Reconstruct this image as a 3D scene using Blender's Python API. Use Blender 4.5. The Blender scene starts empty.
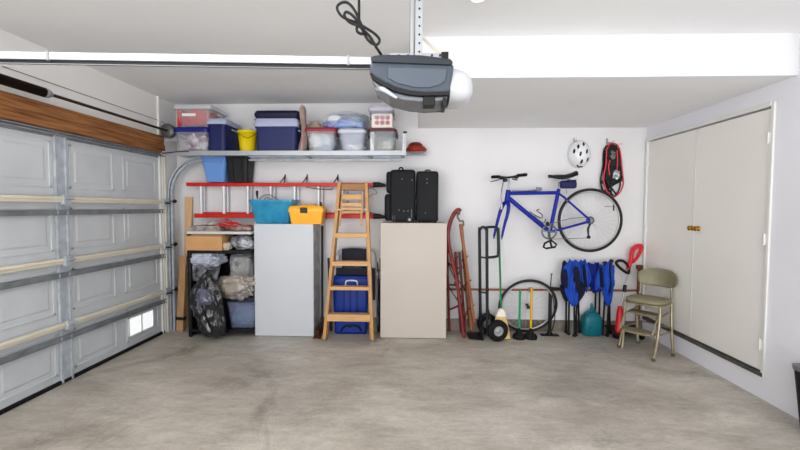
import bpy, bmesh, math, random
from math import sin, cos, pi, radians, sqrt, atan2
from mathutils import Vector, Matrix, noise
random.seed(7)
V = Vector
COL = bpy.context.scene.collection

# ------------------------------------------------------------ camera
F, YAW, PIT, ROLL = 406.0, .0367, .0426, .0037
CAM = V((0, 0, 1.45))
fw = V((-sin(YAW)*cos(PIT), cos(YAW)*cos(PIT), -sin(PIT)))
rt = V((cos(YAW), sin(YAW), 0)); up = rt.cross(fw)
rt = rt*cos(ROLL) + up*sin(ROLL); up = rt.cross(fw)
def ray(px, py): return fw*F + rt*(px-400) - up*(py-225)
def A(px, py, Y):                     # point of the depth plane Y seen at a pixel
    d = ray(px, py); return CAM + d*(Y/d.y)
def AX(px, py, X):
    d = ray(px, py); return CAM + d*(X/d.x)
def FL(px, py):
    d = ray(px, py); return CAM + d*(-1.45/d.z)
cd = bpy.data.cameras.new('camera'); co = bpy.data.objects.new('camera', cd); COL.objects.link(co)
cd.sensor_width = 36; cd.lens = 36*F/800; cd.clip_start = .02
M4 = Matrix((rt, up, -fw)).transposed().to_4x4(); M4.translation = CAM
co.matrix_world = M4
bpy.context.scene.camera = co

# ------------------------------------------------------------ materials
def lin(h):
    h = h.lstrip('#'); c = [int(h[i:i+2], 16)/255 for i in (0, 2, 4)]
    return [x/12.92 if x <= .04045 else ((x+.055)/1.055)**2.4 for x in c]
_m = {}
def mat(name, col, rough=.5, metal=0, col2=None, nscale=4, namt=.5, stretch=(1, 1, 1), bump=0, bscale=40, alpha=1, trans=0, detail=5, emit=0, spec=.5, sheen=0, coat=0, bstretch=None):
    if name in _m: return _m[name]
    m = bpy.data.materials.new(name); m.use_nodes = True; nt = m.node_tree; N = nt.nodes; L = nt.links
    b = N['Principled BSDF']; g_ = 1.0 if min(lin(col)) > .55 else 1.22
    if spec == .5 and rough >= .4: spec = .3
    c = [x**g_ for x in lin(col)]+[1]
    b.inputs['Base Color'].default_value = c; b.inputs['Roughness'].default_value = rough
    b.inputs['Metallic'].default_value = metal; b.inputs['Alpha'].default_value = alpha
    b.inputs['Transmission Weight'].default_value = trans; b.inputs['Specular IOR Level'].default_value = spec
    b.inputs['Sheen Weight'].default_value = sheen; b.inputs['Coat Weight'].default_value = coat
    if emit:
        b.inputs['Emission Color'].default_value = c; b.inputs['Emission Strength'].default_value = emit
    tc = N.new('ShaderNodeTexCoord')
    mp = N.new('ShaderNodeMapping'); mp.inputs['Scale'].default_value = stretch
    L.new(tc.outputs['Object'], mp.inputs['Vector'])
    nz = N.new('ShaderNodeTexNoise'); nz.inputs['Scale'].default_value = nscale; nz.inputs['Detail'].default_value = detail
    L.new(mp.outputs[0], nz.inputs['Vector'])
    if col2 is None:
        col2c = [x*.9 for x in c[:3]]+[1]
    else: col2c = [x**g_ for x in lin(col2)]+[1]
    rp = N.new('ShaderNodeValToRGB'); rp.color_ramp.elements[0].position = .5-namt/2; rp.color_ramp.elements[1].position = .5+namt/2
    rp.color_ramp.elements[0].color = c; rp.color_ramp.elements[1].color = col2c
    L.new(nz.outputs[0], rp.inputs[0]); L.new(rp.outputs[0], b.inputs['Base Color'])
    if bump:
        mb_ = N.new('ShaderNodeMapping'); mb_.inputs['Scale'].default_value = bstretch or (1, 1, 1)
        L.new(tc.outputs['Object'], mb_.inputs['Vector'])
        n2 = N.new('ShaderNodeTexNoise'); n2.inputs['Scale'].default_value = bscale; n2.inputs['Detail'].default_value = 4
        L.new(mb_.outputs[0], n2.inputs['Vector'])
        bp = N.new('ShaderNodeBump'); bp.inputs['Strength'].default_value = bump; bp.inputs['Distance'].default_value = .01
        L.new(n2.outputs[0], bp.inputs['Height']); L.new(bp.outputs[0], b.inputs['Normal'])
    _m[name] = m; return m

WALL = mat('wall_paint', '#E9E8E6', .85, col2='#E2E1DF', nscale=1.2, bump=.12, bscale=60)
WALLB = mat('wall_paint_back', '#DFDEDF', .85, col2='#D5D4D6', nscale=2.2, namt=.6, bump=.14, bscale=50)
WALLR = mat('wall_paint_right', '#EEEEF4', .8, col2='#E8E8EE', nscale=1.5, bump=.12, bscale=60)
CEIL = mat('ceiling_paint', '#F3F3F3', .9, col2='#EDEDEE', nscale=1.1, bump=.12, bscale=70)
DOORW = mat('closet_door_paint', '#F2EFE9', .6, col2='#ECE9E3', nscale=1.5)
TRIMW = mat('white_trim_paint', '#EAE9E5', .5)
STRUT = mat('cream_painted_wood', '#E9E3D2', .55, col2='#DDD4BF', nscale=6)
GALV = mat('galvanised_steel', '#C9CFD6', .4, .15, col2='#A4ABB3', nscale=14, namt=.5)
GALVD = mat('dull_galvanised_steel', '#ABAEB2', .42, .2, col2='#85888C', nscale=9, namt=.6)
STEEL = mat('bright_steel', '#C9CBCE', .28, .9)
CHROME = mat('chrome', '#D8DADD', .15, 1)
PANEL = mat('garage_door_enamel', '#CDD1D4', .5, col2='#C4C8CB', nscale=5, bump=.05, bscale=120)
WOODB = mat('rough_fir_beam', '#BC8B5C', .75, col2='#74492A', nscale=6, namt=.45, stretch=(3, .45, 7), bump=.3, bscale=30, bstretch=(3, .3, 5))
PINE = mat('pale_pine', '#E6C8A4', .6, col2='#D3AE82', nscale=6, stretch=(6, 6, .6), namt=.6)
PINED = mat('weathered_pine', '#D3B08A', .65, col2='#AD845C', nscale=6, stretch=(6, 6, .6), namt=.6)
LADW = mat('varnished_ladder_wood', '#D2A976', .45, col2='#B88955', nscale=7, stretch=(6, 6, 1), namt=.6)
LADW2 = mat('varnished_tread_wood', '#DDB98B', .45, col2='#C79C6A', nscale=7, stretch=(.8, 6, 8), namt=.6)
BLK = mat('black_plastic', '#17181B', .45)
BLKR = mat('black_rubber', '#161616', .75, bump=.1, bscale=90)
DKST = mat('dark_painted_steel', '#2E2E31', .4, .3)
RED = mat('red_fibreglass', '#DC3A30', .4, col2='#C42E26', nscale=8)
ALU = mat('aluminium', '#B9BCC0', .35, .4)
RUNG = mat('pale_aluminium_rung', '#DDDFE2', .4, .2)

def conc(name, c1, c2, c3):
    m = bpy.data.materials.new(name); m.use_nodes = True; N = m.node_tree.nodes; L = m.node_tree.links
    b = N['Principled BSDF']; tc = N.new('ShaderNodeTexCoord')
    def nz(scale, detail, st, rough=.6, dist=0):
        mp = N.new('ShaderNodeMapping'); mp.inputs['Scale'].default_value = st; L.new(tc.outputs['Object'], mp.inputs[0])
        n = N.new('ShaderNodeTexNoise'); n.inputs['Scale'].default_value = scale; n.inputs['Detail'].default_value = detail
        n.inputs['Roughness'].default_value = rough; n.inputs['Distortion'].default_value = dist; L.new(mp.outputs[0], n.inputs['Vector']); return n
    def ramp(n, a, bb, ca, cb):
        r = N.new('ShaderNodeValToRGB'); e = r.color_ramp.elements; e[0].position = a; e[1].position = bb; e[0].color = ca; e[1].color = cb
        L.new(n.outputs[0], r.inputs[0]); return r
    def mix(t, f, a, c):
        x = N.new('ShaderNodeMix'); x.data_type = 'RGBA'; x.blend_type = t
        x.inputs[0].default_value = f; L.new(a, x.inputs[6]); L.new(c, x.inputs[7]); return x.outputs[2]
    C = lambda h: lin(h)+[1]
    r1 = ramp(nz(1.1, 8, (1, 1.6, 1), .62, .4), .35, .68, C(c1), C(c2))
    r2 = ramp(nz(5, 12, (.55, 1.6, 1), .82, .6), .36, .64, (.76, .75, .73, 1), (1.12, 1.12, 1.12, 1))
    r3 = ramp(nz(.7, 6, (1.5, 1, 1), .7, 1.0), .56, .72, (1, 1, 1, 1), C(c3))
    r4 = ramp(nz(38, 10, (1, 1.4, 1), .85), .36, .64, (.82, .82, .82, 1), (1.12, 1.12, 1.12, 1))
    o = mix('MULTIPLY', 1, r1.outputs[0], r2.outputs[0]); o = mix('MULTIPLY', .85, o, r3.outputs[0]); o = mix('MULTIPLY', 1, o, r4.outputs[0])
    L.new(o, b.inputs['Base Color'])
    rr_ = ramp(nz(2.5, 6, (1, 2, 1)), .3, .7, (.36, .36, .36, 1), (.6, .6, .6, 1)); L.new(rr_.outputs[0], b.inputs['Roughness'])
    bp = N.new('ShaderNodeBump'); bp.inputs['Strength'].default_value = .12; bp.inputs['Distance'].default_value = .01
    L.new(nz(30, 6, (1, 1, 1)).outputs[0], bp.inputs['Height']); L.new(bp.outputs[0], b.inputs['Normal'])
    return m
FLOORM = conc('smooth_concrete', '#CBC4BA', '#A29A8F', '#9F988E')
CURBM = conc('rough_concrete', '#8C8378', '#6F675D', '#A8A298')

# ------------------------------------------------------------ mesh builder
class MB:
    def __init__(s): s.v = []; s.f = []; s.sm = []; s.mi = []; s.ci = 0
    def add(s, vs, fs, smooth=False, M=None):
        o = len(s.v)
        for p in vs:
            p = V(p); s.v.append(M @ p if M is not None else p)
        for f in fs: s.f.append([i+o for i in f]); s.sm.append(smooth); s.mi.append(s.ci)
        return s
    def box(s, c, d, M=None):
        x, y, z = [q/2 for q in d]; c = V(c)
        vs = [c+V((a*x, b*y, e*z)) for a in (-1, 1) for b in (-1, 1) for e in (-1, 1)]
        return s.add(vs, [(0, 1, 3, 2), (4, 6, 7, 5), (0, 4, 5, 1), (2, 3, 7, 6), (0, 2, 6, 4), (1, 5, 7, 3)], False, M)
    def b2(s, a, b, M=None):
        a, b = V(a), V(b); return s.box((a+b)/2, [abs(q) for q in (b-a)], M)
    def beam(s, p, q, w, h, ref=(0, 1, 0)):
        p, q = V(p), V(q); d = (q-p); l = d.length; d.normalize(); r = V(ref); x = d.cross(r)
        if x.length < 1e-4: x = d.cross(V((1, 0, 0)))
        x.normalize(); y = x.cross(d).normalized()      # w across x, h along y(ref)
        M = Matrix((x, y, d)).transposed().to_4x4(); M.translation = (p+q)/2
        return s.box((0, 0, 0), (w, h, l), M)
    def tube(s, pts, r, n=8, closed=False, spl=0, cap=True, flat=1, smooth=True):
        pts = [V(p) for p in pts]
        if spl: 
            P = pts; out = []; k = len(P); rr = [] ; R = r if isinstance(r, (list, tuple)) else None
            rng = range(k if closed else k-1)
            for i in rng:
                g = lambda j: P[j % k] if closed else P[max(0, min(k-1, j))]
                a, b, c, d = g(i-1), g(i), g(i+1), g(i+2)
                for t in range(spl):
                    t /= spl; out.append(.5*((2*b)+(c-a)*t+(2*a-5*b+4*c-d)*t*t+(3*b-a-3*c+d)*t**3))
                    if R: rr.append(R[i]*(1-t)+R[(i+1) % k]*t)
            if not closed:
                out.append(P[-1]); 
                if R: rr.append(R[-1])
            pts = out
            if R: r = rr
        k = len(pts); R = r if isinstance(r, (list, tuple)) else [r]*k
        T = []
        for i in range(k):
            if closed: t = pts[(i+1) % k]-pts[i-1]
            else: t = pts[min(k-1, i+1)]-pts[max(0, i-1)]
            if t.length < 1e-9: t = V((0, 0, 1))
            T.append(t.normalized())
        nrm = T[0].orthogonal().normalized()
        if abs(T[0].y) < .9: nrm = (V((0, 1, 0))-T[0]*T[0].y).normalized()
        vs = []
        for i in range(k):
            nrm = (nrm - T[i]*nrm.dot(T[i]))
            if nrm.length < 1e-6: nrm = T[i].orthogonal()
            nrm.normalize(); bn = T[i].cross(nrm)
            for j in range(n):
                a = 2*pi*j/n; vs.append(pts[i]+nrm*cos(a)*R[i]*flat+bn*sin(a)*R[i])
        fs = []
        for i in range(k if closed else k-1):
            i2 = (i+1) % k
            for j in range(n):
                j2 = (j+1) % n; fs.append((i*n+j, i*n+j2, i2*n+j2, i2*n+j))
        s.add(vs, fs, smooth)
        if not closed and cap:
            s.add(vs[:n], [tuple(range(n))[::-1]]); s.add(vs[-n:], [tuple(range(n))])
        return s
    def lathe(s, prof, c=(0, 0, 0), axis=(0, 0, 1), n=20, smooth=True, sx=1, sy=1):
        q = V((0, 0, 1)).rotation_difference(V(axis)).to_matrix().to_4x4(); q.translation = V(c)
        k = len(prof); vs = []; fs = []
        for r, z in prof:
            for j in range(n): vs.append((r*cos(2*pi*j/n)*sx, r*sin(2*pi*j/n)*sy, z))
        for i in range(k-1):
            for j in range(n): j2 = (j+1) % n; fs.append((i*n+j, i*n+j2, (i+1)*n+j2, (i+1)*n+j))
        s.add(vs, fs, smooth, q)
        if prof[0] == prof[-1]: return s
        if prof[0][0] > 1e-6: s.add(vs[:n], [tuple(range(n))[::-1]], False, q)
        if prof[-1][0] > 1e-6: s.add(vs[-n:], [tuple(range(n))], False, q)
        return s
    def cyl(s, p, q, r, n=14): return s.tube([p, q], r, n)
    def rr(s, c, prof, r=.02, n=4, smooth=False):           # stack of rounded rectangles (z, half x, half y)
        c = V(c); vs = []; fs = []; K = 4*n
        for z, hx, hy in prof:
            q = min(r, hx*.98, hy*.98)
            for ci, (sx, sy) in enumerate(((1, 1), (-1, 1), (-1, -1), (1, -1))):
                for j in range(n):
                    a = pi/2*ci + pi/2*j/(n-1); vs.append(c+V((sx*(hx-q)+q*cos(a), sy*(hy-q)+q*sin(a), z)))
        for i in range(len(prof)-1):
            for j in range(K): j2 = (j+1) % K; fs.append((i*K+j, i*K+j2, (i+1)*K+j2, (i+1)*K+j))
        fs.append(tuple(range(K))[::-1]); fs.append(tuple((len(prof)-1)*K+j for j in range(K)))
        return s.add(vs, fs, smooth)
    def prism(s, poly, y0, y1):                             # poly in (x,z), extruded in y
        k = len(poly); vs = [(x, y0, z) for x, z in poly]+[(x, y1, z) for x, z in poly]
        fs = [(i, (i+1) % k, (i+1) % k+k, i+k) for i in range(k)]+[tuple(range(k))[::-1], tuple(range(k, 2*k))]
        return s.add(vs, fs)
    def blob(s, c, d, seed=0, amp=.15, fr=2.0, sub=4, crease=0, cfr=4, flatb=None):
        bm = bmesh.new(); bmesh.ops.create_icosphere(bm, subdivisions=sub, radius=1)
        vs = []; sd = V((seed*3.1, seed*1.7, seed*.9))
        for v in bm.verts:
            p = v.co.copy(); k = 1+amp*noise.noise(p*fr+sd)*2
            if crease: k += crease*(abs(noise.noise(p*cfr+sd*2))*-1+.15)+crease*.5*abs(noise.noise(p*cfr*2.3+sd))
            # boxier than a sphere
            q = V([math.copysign(abs(t)**.75, t) for t in p])*k
            z = q.z*d[2]
            if flatb is not None: z = max(z, flatb)
            vs.append(V(c)+V((q.x*d[0], q.y*d[1], z)))
        fs = [[v.index for v in f.verts] for f in bm.faces]; bm.free()
        return s.add(vs, fs, True)
    def rings(s, rings, smooth=True, cap=True):
        n = len(rings[0]); vs = [p for r in rings for p in r]; fs = []
        for i in range(len(rings)-1):
            for j in range(n): j2 = (j+1) % n; fs.append((i*n+j, i*n+j2, (i+1)*n+j2, (i+1)*n+j))
        s.add(vs, fs, smooth)
        if cap: s.add(rings[0], [tuple(range(n))[::-1]], smooth); s.add(rings[-1], [tuple(range(n))], smooth)
        return s
    def grid(s, P, thick=0.002, nrm=(0, -1, 0)):            # sheet with real thickness
        R, C = len(P), len(P[0]); t = V(nrm)*thick; vs = [V(p) for r in P for p in r]; m = len(vs); vs += [p+t for p in vs]; fs = []
        for i in range(R-1):
            for j in range(C-1):
                a = i*C+j; fs.append((a, a+1, a+C+1, a+C)); fs.append((a+m, a+C+m, a+C+1+m, a+1+m))
        for i in range(R-1):
            for j in (0, C-1): a = i*C+j; fs.append((a, a+C, a+C+m, a+m))
        for j in range(C-1):
            for i in (0, R-1): a = i*C+j; fs.append((a, a+1, a+1+m, a+m))
        return s.add(vs, fs, True)
    def build(s, name, m, parent=None, bevel=0, world=True):
        me = bpy.data.meshes.new(name)
        if parent is None:
            xs = [p.x for p in s.v]; ys = [p.y for p in s.v]; zs = [p.z for p in s.v]
            o0 = V(((min(xs)+max(xs))/2, (min(ys)+max(ys))/2, min(zs))) if world else V((0, 0, 0)); inv = Matrix.Translation(-o0)
        else:
            inv = wm(parent).inverted() if world else Matrix(); o0 = V((0, 0, 0))
        me.from_pydata([inv @ p for p in s.v], [], s.f)
        for mm in (m if isinstance(m, (list, tuple)) else [m]): me.materials.append(mm)
        me.polygons.foreach_set('use_smooth', s.sm); me.polygons.foreach_set('material_index', s.mi)
        bm = bmesh.new(); bm.from_mesh(me); bmesh.ops.recalc_face_normals(bm, faces=bm.faces); bm.to_mesh(me); bm.free()
        me.update(); o = bpy.data.objects.new(name, me); COL.objects.link(o); o.location = o0
        if parent is not None: o.parent = parent
        if bevel:
            b = o.modifiers.new('bevel', 'BEVEL'); b.width = bevel; b.segments = 2; b.limit_method = 'ANGLE'; b.angle_limit = radians(40)
        return o
def wm(o):
    M = Matrix.LocRotScale(o.location, o.rotation_euler, o.scale)
    return wm(o.parent) @ M if o.parent else M
def tag(o, label, cat, group=None):
    o['label'] = label; o['category'] = cat
    if group: o['group'] = group
    return o
def thing(name, label, cat, loc=(0, 0, 0), rz=0, group=None):
    o = bpy.data.objects.new(name, None); COL.objects.link(o); o.location = loc; o.rotation_euler = (0, 0, rz); o.empty_display_size = .05
    return tag(o, label, cat, group)
def struct(o): o['kind'] = 'structure'; return o

def rect(px0, py0, px1, py1, Y):      # front rectangle at depth Y -> x0,x1,z0,z1
    a = A(px0, (py0+py1)/2, Y); b = A(px1, (py0+py1)/2, Y); t = A((px0+px1)/2, py0, Y); u = A((px0+px1)/2, py1, Y)
    return a.x, b.x, u.z, t.z

# ------------------------------------------------------------ room shell
D = 4.80; XL = -2.86; XR = 2.654; H = 2.671; HS = 2.379; YS = 2.968; YB = -2.0; XR2 = 3.3
struct(MB().b2((XL-.3, YB, -.12), (XR2, D+.1, 0)).build('floor', FLOORM))
struct(MB().b2((XL-.3, YB, H), (XR2, D+.1, H+.1)).build('ceiling', CEIL))
struct(MB().b2((XL-.3, D, 0), (XR+.1, D+.1, H)).build('wall_back', WALLB))
struct(MB().b2((.03, YS, HS), (XR, D, H)).build('trim_1', CEIL))      # dropped soffit
struct(MB().b2((.03, YS-.004, HS), (XR, YS, H)).build('trim_9', WALLB))   # thin sheet added over the soffit front, darker paint to dim it
w = MB()
w.b2((XL-.12, YB, 2.24), (XL, D, H)).b2((XL-.12, 4.56, 0), (XL, D, 2.24))
struct(w.build('wall_left', WALL))
# right wall around the closet opening
YA_, YB_, ZB_, ZT_ = 4.755, 3.15, .205, 2.215
w = MB()
w.b2((XR, 2.74, 0), (XR+.12, D, ZB_)).b2((XR, 2.74, ZT_), (XR+.12, D, H)).b2((XR, YA_, ZB_), (XR+.12, D, ZT_)).b2((XR, 2.74, ZB_), (XR+.12, YB_, ZT_))
w.b2((XR+.12, 2.74, 0), (XR2, 2.86, H))
struct(w.build('wall_right', WALLR))
struct(MB().b2((XR2-.1, .9, 0), (XR2, 2.74, H)).build('wall_recess', WALLR))
w = MB(); w.b2((XR+.6, 2.9, .1), (XR+.63, D, 2.4)).b2((XR+.12, 2.86, .1), (XR+.63, 2.9, 2.4)).b2((XR+.12, 2.86, .1), (XR+.63, D, .14)).b2((XR+.12, 2.86, 2.36), (XR+.63, D, 2.4)).b2((XR+.12, D-.03, .1), (XR+.63, D, 2.4))
struct(w.build('wall_closet', WALL))
# casing, sill
w = MB(); cw = .03
w.b2((XR-.014, YB_-.026, ZB_-.03), (XR, YB_, ZT_+.03)).b2((XR-.018, YA_, ZB_-.03), (XR, YA_+.03, ZT_+.035)).b2((XR-.018, YB_, ZT_), (XR, YA_, ZT_+.035))
struct(w.build('trim_2', TRIMW, bevel=.003))
SILL = mat('worn_grey_sill', '#77736B', .7, col2='#4E4B46', nscale=8, namt=.7)
struct(MB().b2((XR-.02, YB_-.02, ZB_-.03), (XR+.03, YA_, ZB_)).build('trim_3', SILL))
# curb
struct(MB().b2((XL+.001, D-.02, 0), (XR-.001, D, .135)).build('baseboard_back', CURBM))
# paint line / white corner strips
struct(MB().b2((XL, 4.44, 2.24), (XL+.02, 4.47, H)).build('trim_4', TRIMW))
struct(MB().b2((XR-.006, 2.737, 0), (XR+.03, 2.742, H)).build('trim_5', TRIMW))
# a drywall seam on the back wall + little nail heads
# closet doors
GAP = .012
for k, (ya, yb, nm) in enumerate(((YA_-.004, 3.975, 'door_2'), (3.967, YB_+.004, 'door_3'))):
    d = MB().b2((XR+.004, yb, ZB_+.008), (XR+.038, ya, ZT_-GAP)).build(nm, DOORW, bevel=.002); struct(d)
    yk = 3.985 if k == 0 else 3.90
    kb = MB().lathe([(.024, 0), (.024, .004), (.010, .007), (.010, .016), (.021, .022), (.024, .032), (.020, .04), (.001, .044)], (XR+.004, yk, 1.265), (-1, 0, 0), 18).build('door_knob', mat('brass', '#C79A3E', .25, 1), d)
    kb['label'] = 'round brass knob'
    yh = YA_-.01 if k == 0 else YB_+.01
    for zh in (.42, 1.22, 1.98):
        if k == 0 and zh != 1.22 and zh != .42: pass
        MB().b2((XR-.016, yh-.012, zh-.04), (XR+.003, yh+.012, zh+.04)).cyl((XR-.018, yh, zh-.045), (XR-.018, yh, zh+.045), .005).build('hinge', TRIMW, d, bevel=.002)
struct(MB().b2((XR+.0, 3.967, ZB_+.008), (XR+.0035, 3.977, ZT_-GAP)).build('trim_6', TRIMW))

# ------------------------------------------------------------ garage door
DX = -2.885
gd = thing('garage_door', 'grey panelled sectional overhead garage door with cream and steel struts', 'garage door', (DX, 2.1, 0))
Y1, Y0 = 4.535, -.55
ZJ = [0.0, .50, 1.01, 1.52, 2.045]
stiles = [4.50, 3.20, 1.92, .62]
for k in range(4):
    z0, z1 = ZJ[k]+.004, ZJ[k+1]-.002
    mb = MB(); mb.b2((DX-.03, Y0, z0), (DX, Y1, z1))
    for i in range(3):
        ya, yb = stiles[i]-.045, stiles[i+1]+.055
        m = (ya+yb)/2
        for (a, b) in ((ya-.01, m+.045), (m-.045, yb+.02)):
            a_, b_ = a-.02, b+.02; zz0, zz1 = z0+.075, z1-.075
            # moulded frame then a raised field
            t = .018
            for (p, q, r, s_) in ((b_, a_, zz0, zz0+t), (b_, a_, zz1-t, zz1), (b_, b_+t, zz0, zz1), (a_-t, a_, zz0, zz1)):
                mb.b2((DX-.001, p, r), (DX+.007, q, s_))
            i_ = .05
            vs = [(DX, b_+i_, zz0+i_), (DX, a_-i_, zz0+i_), (DX, a_-i_, zz1-i_), (DX, b_+i_, zz1-i_),
                  (DX+.006, b_+i_+.015, zz0+i_+.015), (DX+.006, a_-i_-.015, zz0+i_+.015), (DX+.006, a_-i_-.015, zz1-i_-.015), (DX+.006, b_+i_+.015, zz1-i_-.015)]
            mb.add(vs, [(4, 5, 6, 7), (0, 1, 5, 4), (1, 2, 6, 5), (2, 3, 7, 6), (3, 0, 4, 7)])
    mb.build('door_section', PANEL, gd, bevel=.002)
for y in stiles:
    wd = .10 if y < 4.4 else .05
    for k in range(4):
        mb = MB(); z0, z1 = ZJ[k]+.008, ZJ[k+1]-.008
        mb.b2((DX+.002, y-wd/2, z0), (DX+.016, y+wd/2, z1)).b2((DX+.004, y-wd/2-.004, z0), (DX+.026, y-wd/2+.010, z1)).b2((DX+.004, y+wd/2-.010, z0), (DX+.026, y+wd/2+.004, z1))
        mb.build('stile', GALV if y < 4.4 else TRIMW, gd)
for k, z in enumerate((.49, 1.015, 1.515)):
    mb = MB(); mb.b2((DX+.018, Y0, z-.032), (DX+.040, Y1, z+.012)).b2((DX+.018, Y0, z-.006), (DX+.058, Y1, z+.014))
    s_ = mb.build('cream_strut', STRUT, gd, bevel=.003); s_['label'] = 'cream painted strut'
    for y in stiles:
        h_ = MB().b2((DX+.03, y-.03, z-.05), (DX+.066, y+.03, z-.03)).b2((DX+.045, y-.035, z-.045), (DX+.068, y+.035, z+.03))
        h_.cyl((DX+.075, y-.045, z+.0), (DX+.075, y+.045, z+.0), .01); h_.build('hinge', GALV, gd, bevel=.002)
    h_ = MB().cyl((DX+.1, Y1+.0, z), (DX+.1, Y1+.09, z), .006).lathe([(.005, 0), (.022, .0), (.022, .02), (.005, .02)], (DX+.1, Y1+.07, z), (0, 1, 0), 14)
    h_.b2((DX+.04, Y1-.05, z-.03), (DX+.11, Y1+.0, z-.02)); h_.build('roller', DKST, gd)
for z in (.375, .892, 1.402):
    MB().b2((DX+.018, Y0, z-.022), (DX+.024, Y1, z+.022)).b2((DX+.02, Y0, z+.014), (DX+.038, Y1, z+.022)).b2((DX+.02, Y0, z-.022), (DX+.036, Y1, z-.016)).build('steel_strut', GALVD, gd)
MB().b2((DX+.0, Y0, 2.015), (DX+.05, Y1, 2.026)).b2((DX, Y0, 2.0), (DX+.012, Y1, 2.045)).b2((DX, Y0, 2.036), (DX+.05, Y1, 2.046)).build('top_strut', GALVD, gd)
MB().b2((DX-.025, Y0, .0), (DX+.02, Y1, .03)).build('bottom_seal', BLKR, gd, bevel=.005)
# little two-pane window low in the door
PANE = mat('daylit_frosted_pane', '#F2F5F8', .3, emit=1.1)
wf = MB(); ya, yb, za, zb = 3.93, 4.33, .125, .335
for (p, q, r, s_) in ((ya, yb, za, za+.018), (ya, yb, zb-.018, zb), (ya, ya+.018, za, zb), (yb-.018, yb, za, zb), ((ya+yb)/2-.01, (ya+yb)/2+.01, za, zb)):
    wf.b2((DX, p, r), (DX+.016, q, s_))
fr = wf.build('window_frame', TRIMW, gd, bevel=.002)
for a, b in ((ya+.018, (ya+yb)/2-.01), ((ya+yb)/2+.01, yb-.018)): 
    MB().b2((DX, a, za+.018), (DX+.009, b, zb-.018)).build('pane', PANE, fr)
# header beam above the door
w = MB(); w.b2((DX-.05, YB, 2.055), (XL+.05, 4.50, 2.14)); w.b2((DX-.05, YB, 2.143), (XL+.038, 4.50, 2.24))
struct(w.build('trim_7', WOODB, bevel=.004))
struct(MB().b2((XL-.03, 4.548, 0), (XL+.012, 4.575, 2.05)).build('trim_8', mat('cream_jamb', '#D8D3C6', .6)))

# torsion shaft, spring, drum
sp = thing('torsion_spring', 'long dark torsion spring and shaft above the garage door with end drum', 'spring shaft', (-2.72, 3.0, 2.2))
SX = -2.74
pa = AX(160, 128.5, SX); SZ = pa.z
DKBR = mat('oily_spring_steel', '#2C211C', .45, .4)
MB().cyl((SX, YB+.1, SZ), (SX, 4.56, SZ), .0125, 12).build('shaft', mat('rusty_shaft_steel', '#5A4A3E', .5, .5, col2='#3E2F27'), sp)
ys = AX(44, 93, SX).y
mb = MB(); yl = 2.2; prf = [(.012, 0)]
for i in range(220): prf += [(.030, .01*i), (.036, .01*i+.005)]
mb.lathe(prf+[(.030, 2.2), (.012, 2.2)], (SX, ys, SZ), (0, -1, 0), 12); mb.build('spring', DKBR, sp)
mb = MB().lathe([(.013, 0), (.03, 0), (.036, .02), (.030, .05), (.02, .07), (.013, .075)], (SX, ys-.01, SZ), (0, 1, 0), 16); mb.build('winding_cone', GALVD, sp)
mb = MB().lathe([(.013, 0), (.075, .0), (.08, .012), (.055, .02), (.055, .05), (.075, .058), (.07, .07), (.013, .07)], (SX, 4.42, SZ), (0, 1, 0), 22)
mb.build('cable_drum', mat('dark_cast_metal', '#77797C', .4, .5), sp)
mb = MB().b2((XL-.0, 4.52, SZ-.10), (SX+.06, 4.528, SZ+.07)).b2((XL+.001, 4.50, SZ-.10), (XL+.006, 4.528, SZ+.07)); mb.build('bearing_plate', GALV, sp)
c0, c1 = AX(2, 66, XL+.01), AX(163, 122, XL+.01)
tag(MB().tube([c0, c1, c1+V((.02, 0.02, -.03))], .0035, 6).build('wire', mat('grey_wire', '#9A958E', .6)), 'thin pale wire running along the wall above the torsion spring', 'wire')

# tracks for the garage door
def angle_track(pts, nm, label, parent=None):
    pass
YT = 4.62
trk = thing('door_track', 'galvanised steel roller track, curved, rising beside door and running under shelf', 'track', (-2.77, YT, 0))
xt = A(172.5, 260, YT).x; zt = A(300, 158.5, YT).z; Rr = .40; xe = A(401, 158, YT).x
path = [(xt, YT, 0), (xt, YT, .5), (xt, YT, 1.0), (xt, YT, zt-Rr)]
for i in range(1, 13): a = pi/2*i/12; path.append((xt+Rr*(1-cos(a)), YT, zt-Rr+Rr*sin(a)))
path += [(-1.5, YT, zt), (xe, YT, zt)]
def sweep_rect(mb, path, w, y0, y1, off=0):
    L_ = []; k = len(path)
    for i in range(k):
        p = V(path[i]); t = (V(path[min(k-1, i+1)])-V(path[max(0, i-1)])).normalized(); nn = V((-t.z, 0, t.x))
        a = p+nn*(off+w/2); b = p+nn*(off-w/2)
        L_.append([V((a.x, y0, a.z)), V((a.x, y1, a.z)), V((b.x, y1, b.z)), V((b.x, y0, b.z))])
    mb.rings(L_, smooth=False)
mb = MB(); sweep_rect(mb, path, .052, YT+.02, YT+.024); sweep_rect(mb, path, .004, YT-.02, YT+.02, .026); sweep_rect(mb, path, .004, YT-.02, YT+.02, -.026); sweep_rect(mb, path, .018, YT-.026, YT-.020, .018); sweep_rect(mb, path, .018, YT-.026, YT-.020, -.018)
mb.build('rail', GALV, trk)
mb = MB().b2((XL+.001, YT+.024, 0), (xt+.02, YT+.029, zt-Rr)).b2((XL+.001, YT-.03, 0), (XL+.006, YT+.029, zt-Rr)); mb.build('angle_bracket', GALV, trk)
tag(MB().tube([(xt-.05, YT-.05, .06), (xt-.055, YT-.05, 1.2), (xt-.05, YT-.07, zt-.05)], .002, 5).build('lift_cable', GALVD), 'thin steel lift cable beside the vertical door track', 'cable')

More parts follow.
